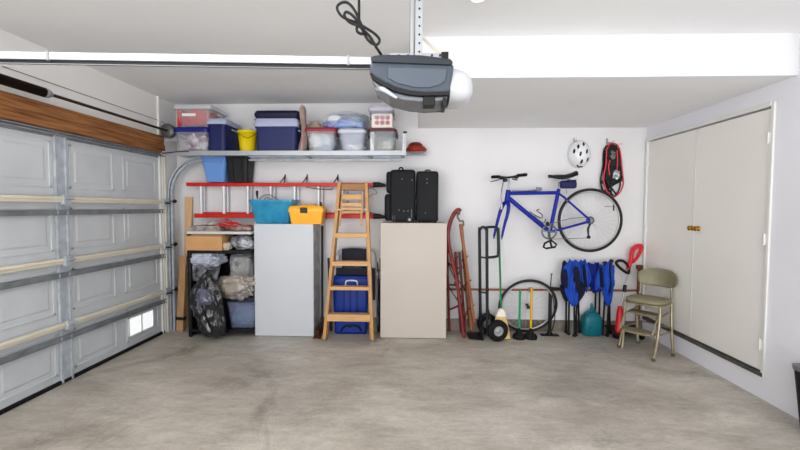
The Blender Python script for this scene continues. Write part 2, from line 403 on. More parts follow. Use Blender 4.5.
# ------------------------------------------------------------ opener rail + motor
op = thing('garage_door_opener', 'charcoal garage door opener motor with white lens under the ceiling and long rail', 'garage door opener', (0, 1.9, 1.95))
YR = 1.9
rl, rr_ = A(-140, 54.5, YR), A(372, 62.5, YR)
d_ = (rr_-rl).normalized(); start = rr_ - d_*((rr_.x+2.78)/d_.x)
MB().beam(start, rr_, .034, .05, (0, 1, 0)).build('rail', mat('white_enamelled_rail', '#BFC4CC', .35, .2), op, bevel=.002)
dn = V((0, 0, -.024)); MB().beam(start+dn, rr_+dn, .012, .03).build('belt_channel', mat('black_belt', '#1B1B1D', .5), op)
MB().cyl(start+dn+V((0, -.03, -.016)), rr_+dn+V((0, -.03, -.016)), .003, 6).build('trolley_cable', mat('soft_grey_cable', '#8B8B90', .5), op)
for q in (52.5, 349): p = A(q, 57, YR); MB().box(V((p.x, YR, start.z+(rr_.z-start.z)*(p.x-start.x)/(rr_.x-start.x))), (.012, .056, .044)).build('rail_joint', GALVD, op)
MB().b2((XL+.001, start.y-.04, start.z-.03), (start.x+.03, start.y+.04, start.z+.04)).build('header_bracket', GALV, op)
# motor housing, profile in x-z seen from the front
def P2(px, py, Y=1.76): p = A(px, py, Y); return (p.x, p.z)
HOUS = mat('charcoal_housing', '#59616B', .42, col2='#525A64', nscale=10); HSIL = mat('silver_grey_plastic', '#8E9197', .4, .2)
top = [P2(371, 62), P2(372, 59), P2(452, 62), P2(454, 66), P2(453, 74), P2(451, 84), P2(449, 92), P2(440, 93), P2(425, 92.5), P2(410, 91), P2(396, 87.5), P2(384, 82), P2(375, 77), P2(370, 73), P2(369.5, 66)]
MB().prism(top, 1.76, 2.06).build('housing', HOUS, op, bevel=.012)
lid = [P2(371, 57.5), P2(380, 55.5), P2(420, 56), P2(450, 59.5), P2(453, 63), P2(451.5, 66), P2(371.5, 63)]
MB().prism(lid, 1.745, 2.075).build('top_cover', mat('dark_cover', '#3B4048', .45), op, bevel=.006)
pan = [P2(388, 67, 1.75), P2(447, 68.5, 1.75), P2(445.5, 80, 1.75), P2(440, 84.5, 1.75), P2(428, 87.5, 1.75), P2(414, 87, 1.75), P2(398, 83, 1.75), P2(388, 78, 1.75)]
MB().prism(pan, 1.752, 1.765).build('front_panel', mat('charcoal_panel', '#636B75', .4), op, bevel=.003)
band = [P2(369.5, 73), P2(375, 77), P2(384, 82), P2(396, 87.5), P2(410, 91), P2(425, 92.5), P2(449, 92), P2(448.5, 95), P2(425, 96), P2(408, 94.5), P2(394, 91), P2(382, 85), P2(372, 78.5)]
MB().prism(band, 1.752, 2.07).build('black_band', BLK, op)
low = [P2(371, 78), P2(382, 85), P2(394, 91), P2(408, 94.5), P2(425, 96), P2(448.5, 95), P2(446, 98.5), P2(438, 100), P2(422, 100.5), P2(404, 99), P2(388, 94.5), P2(377, 87)]
MB().prism(low, 1.775, 1.98).build('lower_shell', HSIL, op, bevel=.008)
lens_ = MB(); c0 = A(376, 87, 1.77); c1 = A(397, 99, 1.77)
MB().tube([c0+V((0, .06, .01)), c0+V((.03, .0, -.01)), c1+V((0, 0, .004))], [.010, .012, .006], 12, spl=5).build('sensor_lens', mat('glossy_lens', '#C3C9D6', .12, .2), op)
a_, b_, z0_, z1_ = rect(423, 96, 435, 105, 1.76)
MB().b2((a_, 1.762, z0_), (b_, 1.83, z1_)).build('button_box', BLK, op, bevel=.003)
a_, b_, z0_, z1_ = rect(443, 97, 446.5, 105, 1.76)
MB().b2((a_, 1.765, z0_), (b_, 1.9, z1_)).build('seam_clip', DKST, op)
LENSW = mat('white_diffuser', '#C6C8CC', .35, spec=.4)
lp = []
for i in range(12):
    t = i/11; x = A(450+t*26, 80, 1.8).x; k = sqrt(max(0, 1-(t*.99)**3.4))
    c = A(0, 0, 1)  # placeholder
    zc = A(460, 82.5, 1.8).z; hz = (A(460, 66, 1.8).z-A(460, 101, 1.8).z)/2*(.93*k+.07*(1-t))
    hz = max(hz, .006); hy = max(.13*k, .006)
    lp.append([V((x, 1.91+hy*math.copysign(abs(cos(a))**.6, cos(a)), zc-.008*t+hz*math.copysign(abs(sin(a))**.7, sin(a)))) for a in [2*pi*j/24 for j in range(24)]])
MB().rings(lp).build('light_lens', LENSW, op)
# bracket + straps
mb = MB(); a_ = A(390, 57.0, 1.9); b_ = A(443, 57, 1.9)
mb.b2((a_.x, 1.88, a_.z-.018), (b_.x, 1.884, a_.z+.009)).b2((a_.x, 1.88, a_.z-.02), (b_.x, 1.93, a_.z-.016))
o_ = mb.build('mounting_bracket', ALU, op)
o_['label'] = 'pale perforated mounting bracket'
for q in (399, 408, 432, 440): p = A(q, 55, 1.878); MB().cyl((p.x, 1.872, a_.z-.003), (p.x, 1.8795, a_.z-.003), .005, 10).build('bolt', DKST, op)
MB().b2((A(441, 55, 1.9).x, 1.87, a_.z-.02), (A(448, 55, 1.9).x, 1.9, a_.z+.010)).build('connector', DKST, op)
def perf_strap(x0, x1, y, z0, z1, name, label, par):
    t = par or None
    mb = MB(); mb.b2((x0, y, z0), (x1, y+.003, z1)).b2((x0, y, z0), (x0+.003, y+.03, z1))
    mh = mb; mb.ci = 1; n = int((z1-z0)/.038)
    for i in range(n): mh.cyl(((x0+x1)/2+.004, y-.0015, z0+.02+i*.038), ((x0+x1)/2+.004, y+.001, z0+.02+i*.038), .0048, 10)
    o = mh.build(name, [ALU, DKST], t)
    return o if par else tag(o, label, 'bracket')
xa, xb = A(414.5, 30, 1.86).x, A(422.5, 30, 1.86).x
perf_strap(xa, xb, 1.862, a_.z-.012, H, 'hanger_bracket', 'perforated steel hanger bracket between ceiling and opener motor', None)
mb = MB(); q = A(411.5, 30, 1.86).x; mb.b2((q-.008, 1.875, a_.z-.01), (q+.008, 1.878, H)).b2((q-.008, 1.875, a_.z-.01), (q-.006, 1.9, H)); 
tag(mb.build('support_angle', ALU), 'plain steel support angle left of the perforated opener hanger', 'bracket')
brp, brq = A(423, 38, 1.95), A(441, 55, 1.95)
tag(MB().beam(brp+V((0, 0, 0)), brq, .012, .003).build('brace', mat('pale_brace', '#D3CDBF', .5, .3)), 'short diagonal brace right of the opener hanger', 'brace')
# power cord with coiled bundle
def pxs(l, Y): return [A(p[0], p[1], Y+(p[2] if len(p) > 2 else 0)) for p in l]
cord = [(359.5, -30), (359, 0), (359, 15), (358, 22, .01), (349, 20, .02), (341, 15.5, .02), (337, 8, .02), (341, 3, .02), (348, 3, .01), (355, 11, 0), (360, 22, -.01), (364, 31, -.01),
        (362, 34, -.02), (357, 31, -.02), (358, 24, -.01), (366, 28, 0), (375, 34, .01), (379.5, 40, .01), (376, 45, .01), (368, 40, 0), (362, 29, -.01), (355, 18, -.02), (347, 12, -.02), (344.5, 16, -.02), (350, 22.5, -.01), (360, 27, -.02), (370, 37, 0), (376, 47, 0), (382, 56, .03), (384, 60, .05)]
pc = [A(p[0], p[1], 1.82+(p[2] if len(p) > 2 else 0)) for p in cord]; pc[0] = V((pc[1].x, pc[1].y, H))
tag(MB().tube(pc, .0062, 7, spl=6).build('power_cord', BLK), 'black power cord bundled in loops hanging from ceiling to opener', 'cord')
# small ceiling light at the top edge
cl = thing('ceiling_light', 'small round white ceiling lamp at the top edge of view', 'lamp', (0, 0, 0)); 
pz = ray(478, -7); cp = CAM+pz*((H-CAM.z)/pz.z); cl.location = (cp.x, cp.y, H)
MB().lathe([(.05, 0), (.05, -.012), (.04, -.02)], (cp.x, cp.y, H), (0, 0, 1), 24).build('base', TRIMW, cl)
MB().lathe([(.04, -.02), (.036, -.034), (.02, -.042), (.001, -.045)], (cp.x, cp.y, H), (0, 0, 1), 24).build('diffuser', mat('lit_diffuser', '#FFFDF5', .3, emit=3), cl)

# ------------------------------------------------------------ overhead shelf and what stands on it
YSF = 4.30; ZSH = A(300, 150.6, YSF).z
xs0 = XL+.14; xs1 = A(403.5, 151, YSF).x
sh = thing('storage_shelf', 'long pale shelf above the door track holding storage bins', 'shelf', ((xs0+xs1)/2, YSF, ZSH-.05))
SHELFP = mat('pale_shelf_laminate', '#C9CACC', .45)
MB().b2((xs0, YSF+.01, ZSH-.02), (xs1, D-.001, ZSH)).build('board', SHELFP, sh)
MB().b2((xs0, YSF, ZSH-.047), (xs1, YSF+.006, ZSH-.0)).b2((xs0, YSF, ZSH-.05), (xs1, YSF+.035, ZSH-.046)).build('front_rail', mat('shelf_front_steel', '#B4B8BE', .35, .3), sh, bevel=.001)
MB().tube([(xs0+.01, YSF-.02, ZSH-.03), (xs0+.2, YSF-.022, ZSH-.01), (xs0+.3, YSF-.02, ZSH-.012)], .006, 6, spl=4).build('torsion_hook', DKST, sh)
for x in (-2.3, -1.2, -.5):
    MB().b2((x-.015, YSF+.02, ZSH-.045), (x+.015, D-.001, ZSH-.021)).build('shelf_support', GALV, sh)
x_ = A(402.5, 140, 4.33).x
perf_strap(x_-.0, x_+.036, 4.298, ZSH-.05, A(403, 134, 4.33).z, 'perforated_strap', '', sh)
mb = MB(); q = A(405, 132, 4.3); mb.box((q.x, 4.31, q.z), (.04, .03, .016)); mb.build('rubber_cap', BLKR, sh, bevel=.003)

def clearmat(name, col, a=.42): return mat(name, col, .22, alpha=a, spec=.6)
CLEAR = clearmat('clear_bin_plastic', '#E4E6EA', .16)
def tote(name, label, x0, x1, zb, zt, yf, dep, body, lid, lidh=.045, taper=.03, over=.012, group=None, handle=True, ribs=False):
    cx = (x0+x1)/2; cy = yf+dep/2; t = thing(name, label, 'storage bin', (cx, cy, zb), 0, group)
    hx, hy = (x1-x0)/2-over, dep/2-over; h = zt-zb-(lidh if lid else 0); tk = .006
    mb = MB().rr((cx, cy, zb), [(0, hx-taper, hy-taper), (h-.03, hx-.006, hy-.006), (h-.03, hx+.002, hy+.002), (h, hx+.004, hy+.004), (h, hx-tk, hy-tk), (h-.02, hx-tk-.004, hy-tk-.004), (.008, hx-taper-tk, hy-taper-tk)], .035, 5)
    if ribs:
        for i in range(-3, 4):
            mb.beam((cx+i*hx*.28*(1-taper/hx), yf+over+taper+.001, zb+.02), (cx+i*hx*.28, yf+over+.006, zb+h-.05), .006, .006)
    mb.build('body', body, t, bevel=0)
    if lid:
        l = MB().rr((cx, cy, zb+h), [(-.012, hx+.010, hy+.010), (lidh*.35, hx+over, hy+over), (lidh*.4, hx+over-.004, hy+over-.004), (lidh*.8, hx+.002, hy+.002), (lidh, hx-.008, hy-.008)], .035, 5)
        l.build('lid', lid, t)
    if handle:
        for s_ in (-1, 1):
            MB().b2((cx+s_*(hx+.0), cy-.06, zb+h-.055), (cx+s_*(hx+.016), cy+.06, zb+h-.04)).build('handle', lid or body, t, bevel=.004)
    return t
def B(px0, py0, px1, py1, Y): return rect(px0, py0, px1, py1, Y)
YB0 = 4.33
NAVY = mat('navy_plastic', '#27336F', .42, col2='#222C63', nscale=6); LIDG = mat('pale_blue_grey_lid', '#B9BFD6', .45); DNAVY = mat('dark_navy_lid', '#20204F', .4)
BLUEL = mat('royal_blue_lid', '#24348C', .4)
# 1/2 clear pair at left
a, b, c, d = B(172.5, 127, 207.5, 150.6, YB0)
tote('storage_bin', 'clear bin with blue lid at far left of shelf, lower of two', a, b, ZSH, d+.005, YB0, .36, CLEAR, BLUEL, .045)
ztop = d+.005
tag(MB().blob(((a+b)/2+.02, YB0+.17, ZSH+.10), (.14, .13, .09), 3, .2, 2, 4, .2).build('folded_fabric', mat('mauve_cloth', '#8D6A86', .8, col2='#D8D0D6', nscale=12, namt=.25)), 'mauve crumpled fabric inside the blue-lidded clear bin', 'fabric')
tag(MB().beam((a+.2, YB0+.055, ZSH+.2), (a+.26, YB0+.06, ZSH+.03), .022, .018).build('white_stick', TRIMW, bevel=.004), 'slim white object leaning inside the blue-lidded clear bin', 'stick')
a, b, c, d = B(172, 104, 211, 127, YB0)
tote('storage_bin', 'clear bin full of red cloth, stacked on blue-lidded bin at far left', a, b, ztop, d, YB0, .42, CLEAR, clearmat('milky_lid', '#DCDDE2', .7), .035)
REDC = mat('coral_red_cloth', '#D9434A', .8, col2='#C23440', nscale=6)
tag(MB().blob(((a+b)/2+.01, YB0+.19, ztop+.105), (.165, .15, .10), 5, .10, 2, 4, .15).build('red_cloth', REDC), 'coral red folded cloth inside the top left clear bin', 'cloth')
tag(MB().b2((a+.035, YB0+.035, ztop+.012), (a+.085, YB0+.35, ztop+.185)).build('red_folder', REDC, bevel=.004), 'upright red folder at the left inside the top left clear bin', 'folder')
tag(MB().b2((a+.10, YB0+.016, ztop+.115), (a+.25, YB0+.020, ztop+.145)).build('paper_label', TRIMW), 'white paper strip inside front of the red cloth bin', 'label')
# 3 navy with pale lid, turned, side visible
a, b, c, d = B(205, 118, 225.5, 150.6, YB0)
tote('storage_bin', 'narrow navy bin with pale blue-grey lid between clear bins and yellow bucket', a, b+.005, ZSH, d, YB0, .44, NAVY, LIDG, .05, .012)
# 4 bucket
bk = thing('bucket', 'bright yellow plastic bucket on the shelf', 'bucket', (0, 0, 0))
a, b, c, d = B(233.5, 129.5, 253.5, 150.6, 4.36); cx = (a+b)/2; R_ = (b-a)/2; cy = 4.36+R_; hh = d-ZSH; bk.location = (cx, cy, ZSH)
YEL = mat('yellow_plastic', '#E8D21A', .4)
MB().lathe([(R_*.72, 0), (R_*.92, hh*.9), (R_*1.0, hh*.9), (R_*1.0, hh), (R_*.9, hh), (R_*.68, .01), (0.001, .01)], (cx, cy, ZSH), (0, 0, 1), 28).build('body', YEL, bk)
MB().tube([(cx-R_, cy, ZSH+hh*.93), (cx-R_*.4, cy-R_*.98, ZSH+hh*.80), (cx+R_*.4, cy-R_*.98, ZSH+hh*.62), (cx+R_, cy, ZSH+hh*.93)], .003, 6, spl=6).build('handle', mat('dull_wire', '#6B6A40', .5, .4), bk)
# 5 navy tote, navy box behind
a, b, c, d = B(253, 118, 297.5, 150.6, YB0)
tote('storage_bin', 'large navy tote with pale blue-grey lid in the middle of the shelf', a, b, ZSH, d, YB0, .26, NAVY, LIDG, .075, .012)
a2, b2, c2, d2 = B(254, 110.5, 298.5, 118, 4.62)
tote('storage_bin', 'tall dark navy bin standing behind the large navy tote', a2, b2+.01, ZSH, d2, 4.6, .19, mat('dark_navy_plastic', '#222553', .45), DNAVY, .05, .01)
a3, b3, c3, d3 = B(297, 117, 300.5, 121, 4.36)
tag(MB().b2((a3-.01, 4.4, ZSH+.265), (b3, 4.46, ZSH+.295)).build('latch_clip', BLK), 'small black latch at the right edge of the navy tote', 'latch')
# 6 pinkish bag
BEI = mat('dusty_pink_bag', '#A9807A', .75, col2='#C6BAB0', nscale=9, namt=.5)
mb = MB(); rg = []
for i in range(20):
    t = i/19; z = ZSH+t*(A(303, 107, 4.5).z-ZSH); cxx = A(301.2+3.2*t+1.5*sin(5*t), 130, 4.45).x; ww = .035*(1-.35*t)*(1+.15*sin(9*t)); 
    if i == 0 or i == 19: ww *= .4
    rg.append([V((cxx+ww*cos(q)*(1+.2*sin(4*q+6*t)), 4.46+.07*sin(q)*(1+.15*cos(5*q+3*t)), z)) for q in [2*pi*j/20 for j in range(20)]])
tag(mb.rings(rg).build('cloth_bag', BEI), 'dusty pink gathered cloth bag squeezed between navy tote and red-lidded bin', 'bag')
tag(MB().blob((A(315, 118, 4.65).x, 4.68, ZSH+.19), (.10, .07, .19), 8, .12, 1.7, 4, .12).build('beige_sack', mat('beige_sack_cloth', '#BDB3A4', .8)), 'beige sack leaning behind the red-lidded clear bin', 'sack')
# 7 clear, red lid
REDL = mat('dark_red_lid', '#A31E3C', .4)
a, b, c, d = B(304, 127, 336.5, 150.8, YB0)
tote('storage_bin', 'clear bin with crimson lid right of the pink bag', a, b, ZSH, d, YB0, .38, CLEAR, REDL, .03)
tag(MB().blob(((a+b)/2-.01, YB0+.17, ZSH+.11), (.14, .13, .10), 11, .15, 2, 4, .25).build('white_linen', mat('white_linen', '#E3E0E0', .8, col2='#9FB4CC', nscale=6, namt=.3)), 'white and pale blue linen inside the crimson-lidded bin', 'linen')
# 9 grey-white
FROST = clearmat('frosted_bin_plastic', '#C5CDDF', .36)
a, b, c, d = B(337, 128, 366, 150.8, YB0)
tote('storage_bin', 'frosted grey bin under the clear bag of blue clothes', a, b, ZSH, d, YB0, .36, FROST, clearmat('frosted_lid', '#C8CCDA', .85), .035)
zt9 = d
tag(MB().blob(((a+b)/2+.02, YB0+.16, ZSH+.05), (.11, .12, .04), 12, .15, 2, 3).build('white_cloth', TRIMW), 'white folded cloth in the bottom of the frosted bin', 'cloth')
# 8 blue bag
BLUB = mat('blue_clothes_in_plastic', '#3D6FC8', .25, col2='#A9BBD6', nscale=7, namt=.5, bump=.3, bscale=14, coat=.5)
GRYB = mat('grey_clothes_in_plastic', '#6E7F8E', .3, col2='#9CB0C0', nscale=8, namt=.5, coat=.5)
a, b, c, d = B(322, 108, 366, 128, 4.42); 
bg = thing('clothes_bag', 'clear plastic bag of blue and grey clothes resting on two bins', 'bag', ((a+b)/2, 4.5, zt9))
MB().blob(((a+b)/2, 4.52, zt9+.065), ((b-a)/2*.92, .12, .062), 14, .10, 2, 5, .25, 3).build('blue_clothes', BLUB, bg)
MB().blob(((a+b)/2+.02, 4.55, zt9+.135), ((b-a)/2*.85, .11, .055), 15, .10, 2, 5, .25, 3).build('grey_clothes', GRYB, bg)
MB().blob(((a+b)/2-.11, 4.42, zt9+.12), (.07, .03, .035), 17, .10, 2, 4, .25, 3).build('white_clothes', mat('white_cloth_plastic', '#D9DEE8', .2, coat=.6), bg)
MB().blob(((a+b)/2, 4.53, zt9+.10), ((b-a)/2*1.0, .135, .105), 16, .06, 2, 5, .2, 3).build('plastic_film', mat('clear_film', '#E8EEF6', .12, alpha=.18, spec=.8), bg)
# 10 / 11 right pair
a, b, c, d = B(367.5, 128, 397, 150.8, YB0)
tote('storage_bin', 'clear bin with dark maroon lid at right end of shelf, lower of two', a, b, ZSH, d, YB0, .40, clearmat('clear_bin_plastic_cool', '#B9C4CA', .24), mat('maroon_lid', '#6A1A2A', .4), .022)
z11 = d
tag(MB().b2((a+.025, YB0+.04, ZSH+.01), (a+.065, YB0+.26, ZSH+.21)).build('white_carton', TRIMW, bevel=.003), 'slim white carton inside left of the maroon-lidded bin', 'carton')
tag(MB().blob((b-.11, YB0+.12, ZSH+.065), (.07, .07, .055), 20, .15, 2, 4, .2).build('cream_bundle', mat('cream_cloth', '#DAD3CB', .8)), 'cream bundle inside right of the maroon-lidded bin', 'bundle')
tag(MB().blob((a+.14, YB0+.10, ZSH+.065), (.035, .05, .055), 21, .12, 2, 3).build('yellow_bundle', mat('straw_cloth', '#C9BB93', .8)), 'small straw coloured bundle inside the maroon-lidded bin', 'bundle')
a, b, c, d = B(368, 104, 392.5, 128, YB0)
tote('storage_bin', 'clear bin holding a pink patterned box, stacked at the right end', a, b+.01, z11, d, YB0, .42, CLEAR, clearmat('lilac_milky_lid', '#C9C5D8', .8), .055)
a_, b_, c_, d_2 = B(371.5, 113.5, 392, 127, YB0+.02)
pb = thing('patterned_box', 'small white box printed with pink rings inside the top right bin', 'box', ((a_+b_)/2, YB0+.12, z11+.01))
MB().b2((a_, YB0+.03, z11+.01), (b_, YB0+.30, d_2)).build('carton', mat('cream_carton', '#EADFD6', .6), pb, bevel=.002)
PK = mat('pink_print', '#C22F68', .6)
for r_ in range(2):
    for q in range(3):
        px = 377+q*5.3; py = 117.5+r_*5.2; p = A(px, py, YB0+.03)
        mb = MB(); Rr2 = .018
        mb.tube([(p.x+Rr2*cos(t), YB0+.0285, p.z+Rr2*sin(t)*.9) for t in [2*pi*i/18 for i in range(18)]], .005, 6, closed=True)
        mb.cyl((p.x, YB0+.0265, p.z), (p.x, YB0+.030, p.z), .008, 8)
        mb.build('printed_ring', PK if (q+r_) % 2 else mat('mauve_print', '#A03A70', .6), pb)
# rust red thing on wire basket
wb = thing('wire_rack', 'small white wire rack on the back wall right of the shelf', 'rack', (0, 0, 0))
a, b, c, d = B(405, 152, 426, 157, 4.55); wb.location = ((a+b)/2, 4.7, c)
mb = MB()
for i in range(12): x = a+(b-a)*i/11; mb.cyl((x, 4.55, d), (x, D+.002, d), .003, 6); mb.cyl((x, 4.55, c+.015), (x, 4.55, d), .003, 6)
mb.cyl((a, 4.55, d), (b, 4.55, d), .004, 6).cyl((a, 4.55, c+.015), (b, 4.55, c+.015), .004, 6).cyl((a, 4.68, d), (b, 4.68, d), .003, 6)
mb.build('grid', ALU, wb)
RUST = mat('rust_red_leather', '#B0472E', .6, col2='#8E3522', nscale=9)
gl = thing('deflated_ball', 'rust red rounded deflated ball on the small wire rack', 'ball', ((a+b)/2, 4.66, d+.004))
MB().lathe([(.001, .005), (.09, .006), (.118, .028), (.118, .048), (.10, .068), (.075, .083), (.06, .086)], ((a+b)/2+.008, 4.66, d), (0, 0, 1), 28).build('lower_half', RUST, gl)
MB().lathe([(.085, .080), (.082, .094), (.055, .118), (.02, .125), (.001, .125)], ((a+b)/2+.0, 4.66, d), (0, 0, 1), 28).build('crown', mat('dark_rust', '#7E3322', .6), gl)

# ------------------------------------------------------------ red extension ladder on the wall
eld = thing('extension_ladder', 'red fibreglass extension ladder hung sideways on the back wall', 'ladder', (-1.5, 4.7, 1.35))
YL = 4.66
def rail_(px0, py0, px1, py1, Y, w, nm='rail'):
    p, q = A(px0, py0, Y), A(px1, py1, Y); zz = (p.z+q.z)/2
    MB().b2((p.x, Y, zz-w/2), (q.x, Y+.006, zz+w/2)).b2((p.x, Y, zz+w/2-.004), (q.x, Y+.05, zz+w/2)).b2((p.x, Y, zz-w/2), (q.x, Y+.05, zz-w/2+.004)).build(nm, RED, eld, bevel=.002); return zz
z1a = rail_(186, 184.5, 375, 184.5, YL, .042); z2a = rail_(194, 216, 375, 216, YL, .05)
z1b = rail_(190, 184.5, 372, 184.5, YL+.065, .042); z2b = rail_(200, 214.3, 372, 214.3, YL+.065, .042)
for px in (200, 223, 247, 270, 294, 318, 342, 367):
    x = A(px, 200, YL).x; MB().cyl((x, YL+.025, z2a+.02), (x, YL+.025, z1a-.02), .019, 10).build('rung', RUNG, eld)
for px in (204, 227.5, 251, 274, 298, 322, 346, 363):
    x = A(px, 200, YL+.09).x; MB().cyl((x, YL+.09, z2b+.02), (x, YL+.09, z1b-.02), .017, 10).build('rung', RUNG, eld)
for zz in (z1a, z2a):
    p, q = A(373, 200, YL), A(385, 200, YL)
    MB().tube([(p.x, YL+.025, zz), ((p.x+q.x)/2, YL+.025, zz+.002), (q.x+.02, YL+.025, zz-.012)], [.033, .03, .012], 10).build('end_cap', mat('black_green_rubber', '#1C221C', .6), eld)
    MB().tube([(q.x+.01, YL+.02, zz-.008), (q.x+.07, YL+.02, zz-.02)], .013, 8).build('foot_bracket', ALU, eld)
for px in (282, 304.5, 336):
    p = A(px, 180, YL+.02); t = thing('wall_hook', {282: 'black wall hook above the red ladder, leftmost of three', 304.5: 'black wall hook above the red ladder, middle of three', 336: 'black wall hook above the red ladder, nearest the wooden stepladder'}[px], 'hook', (p.x, D, p.z), 0)
    z0 = z1a+.027
    MB().tube([(p.x-.025, YL+.03, z0), (p.x-.008, YL+.1, z0+.05), (p.x, D-.005, z0+.08), (p.x+.008, YL+.1, z0+.05), (p.x+.025, YL+.03, z0)], .006, 6, spl=4).build('arm', BLK, t)
    MB().cyl((p.x, D-.02, z0+.03), (p.x, D-.001, z0+.10), .007, 8).build('plate', BLK, t)
tag(MB().tube(pxs([(306, 187, .0), (318, 189, -.01), (330, 189.5, -.01), (333, 188)], YL-.005), .005, 6, spl=5).build('rope', BLK), 'dark rope hanging under the top rail of the red ladder', 'rope')
tag(MB().tube(pxs([(368, 189), (372, 188, -.01), (377, 193, 0), (370, 196, .02)], YL-.005)+pxs([(366, 206, .03), (370, 212, 0), (378, 214, -.01)], YL-.005), .003, 6, spl=5).build('cord', DKST), 'thin dark cord between the black ends of the red ladder', 'cord')
# bins standing on the ladder's upper rail
z0 = z1b+.0215
a, b, c, d = B(200, 160, 222, 182, 4.5)
cx = (a+b)/2; LB = mat('sky_blue_plastic', '#7BA4DC', .45)
t = thing('storage_bin', 'sky blue tapered bin standing on the red ladder below the shelf', 'storage bin', (cx, 4.66, z0))
MB().rr((cx, 4.67, z0), [(0, .105, .085), (.26, .14, .12), (.26, .148, .127), (.285, .148, .127), (.285, .138, .117), (.01, .1, .08)], .03, 5).build('body', LB, t)
MB().rr((cx, 4.67, z0), [(.20, .143, .124), (.215, .143, .124)], .03, 5).build('rim', mat('sky_blue_rim', '#86ACDF', .45), t)
a, b, c, d = B(223, 160, 246, 182, 4.5); cx = (a+b)/2
t = thing('storage_bin', 'black bin standing on the red ladder beside the sky blue bin', 'storage bin', (cx, 4.66, z0))
MB().rr((cx, 4.67, z0), [(0, .11, .085), (.26, .125, .12), (.26, .13, .127), (.285, .13, .127), (.285, .12, .117), (.01, .1, .08)], .03, 5).build('body', mat('matt_black_bin', '#232428', .5), t)
for s_ in (-.05, .05): MB().beam((cx+s_, 4.58, z0+.01), (cx+s_, 4.55, z0+.25), .012, .012).build('rib', BLK, t)

# ------------------------------------------------------------ boards leaning in the corner
def board(pt, pb, yt, yb, w, th, m, label, name='board'):
    p = A(pt[0], pt[1], yt); q = A(pb[0], pb[1], yb); q.z = .004
    o = MB().beam(q, p, w, th, (0, 1, 0)).build(name, m, bevel=.002); return tag(o, label, 'board')
board((189, 197), (187.5, 328), 4.77, 4.755, .085, .03, PINE, 'tall pale pine board standing in the corner behind the black shelving')
bd = thing('wooden_post', 'weathered wooden post leaning in the corner with a black strap', 'post', (-2.68, 4.6, 0))
p = A(184.5, 248, 4.6); q = FL(180.5, 331); MB().beam(q, A(184, 256, 4.62), .078, .05).build('post', PINED, bd, bevel=.004)
k = q.lerp(p, .15); MB().beam(q.lerp(p, .14), q.lerp(p, .175), .088, .06).build('strap', BLK, bd)

# ------------------------------------------------------------ black shelving + clutter
x0 = A(186.5, 280, 4.36).x; x1 = -1.802
zsA = A(220, 231.5, 4.38).z; zsB = A(220, 250.5, 4.38).z; zsC = .09
BLKS = mat('black_resin', '#121316', .5)
su = thing('shelving_unit', 'black three-tier shelving unit between the corner and white cabinet', 'shelving', ((x0+x1)/2, 4.57, 0))
def slab(z, m, nm, th=.035): return MB().b2((x0, 4.38, z-th), (x1, 4.76, z)).build(nm, m, su, bevel=.004)
slab(zsA, mat('white_laminate', '#CFCDCB', .5), 'top_board', .03)['label'] = 'white laminate top board'
slab(zsB, BLKS, 'shelf'); slab(zsC, BLKS, 'shelf')
for x, y, r_ in ((x0+.02, 4.40, .02), (x0+.02, 4.74, .02), (x1-.012, 4.56, .01), (x1-.02, 4.74, .02)):
    MB().cyl((x, y, 0), (x, y, zsA-.03), r_, 12).build('post', BLKS, su)
MB().b2((x0+.01, 4.745, .0), (x1-.01, 4.757, zsA-.03)).build('back_panel', BLKS, su)
MB().b2((x0-.004, 4.39, .0), (x0+.004, 4.755, zsA-.03)).build('side_panel', BLKS, su)
# cardboard box
a, b, c, d = B(184.5, 235, 220.5, 249, 4.36)
cb = thing('cardboard_box', 'flat brown cardboard box on the middle tier of the black shelving', 'box', ((a+b)/2, 4.5, zsB))
KR = mat('kraft_cardboard', '#D6AE82', .8, col2='#CCA274', nscale=5)
MB().b2((a+.01, 4.37, zsB), (b+.01, 4.66, zsB+.155)).build('carton', KR, cb, bevel=.002)
MB().add([(a+.01, 4.369, zsB+.155), (b+.01, 4.369, zsB+.155), (b+.025, 4.42, zsB+.175), (a+.0, 4.42, zsB+.178), (a+.01, 4.373, zsB+.154), (b+.01, 4.373, zsB+.154), (b+.025, 4.424, zsB+.172), (a+.0, 4.424, zsB+.175)], [(0, 1, 2, 3), (4, 7, 6, 5), (0, 4, 5, 1), (1, 5, 6, 2), (2, 6, 7, 3), (3, 7, 4, 0)]).build('flap', KR, cb)
# dark round container + pale clutter right of it
PB = mat('smoky_plastic_film', '#4A4B50', .2, col2='#C2C5CC', nscale=9, namt=.3, bump=.5, bscale=18, coat=.4)
p = A(243, 243, 4.5)
tag(MB().blob((p.x, 4.56, zsB+.085), (.13, .12, .085), 31, .1, 2, 5, .3).build('plastic_bundle', PB), 'dark plastic wrapped bundle beside the cardboard box', 'bundle')
p = A(226, 245, 4.42); tag(MB().blob((p.x, 4.44, zsB+.04), (.045, .05, .045), 33, .2, 2, 4, .3).build('paper_scrap', mat('cream_paper', '#CFC6B4', .7)), 'crumpled cream paper tucked beside the cardboard box', 'paper')
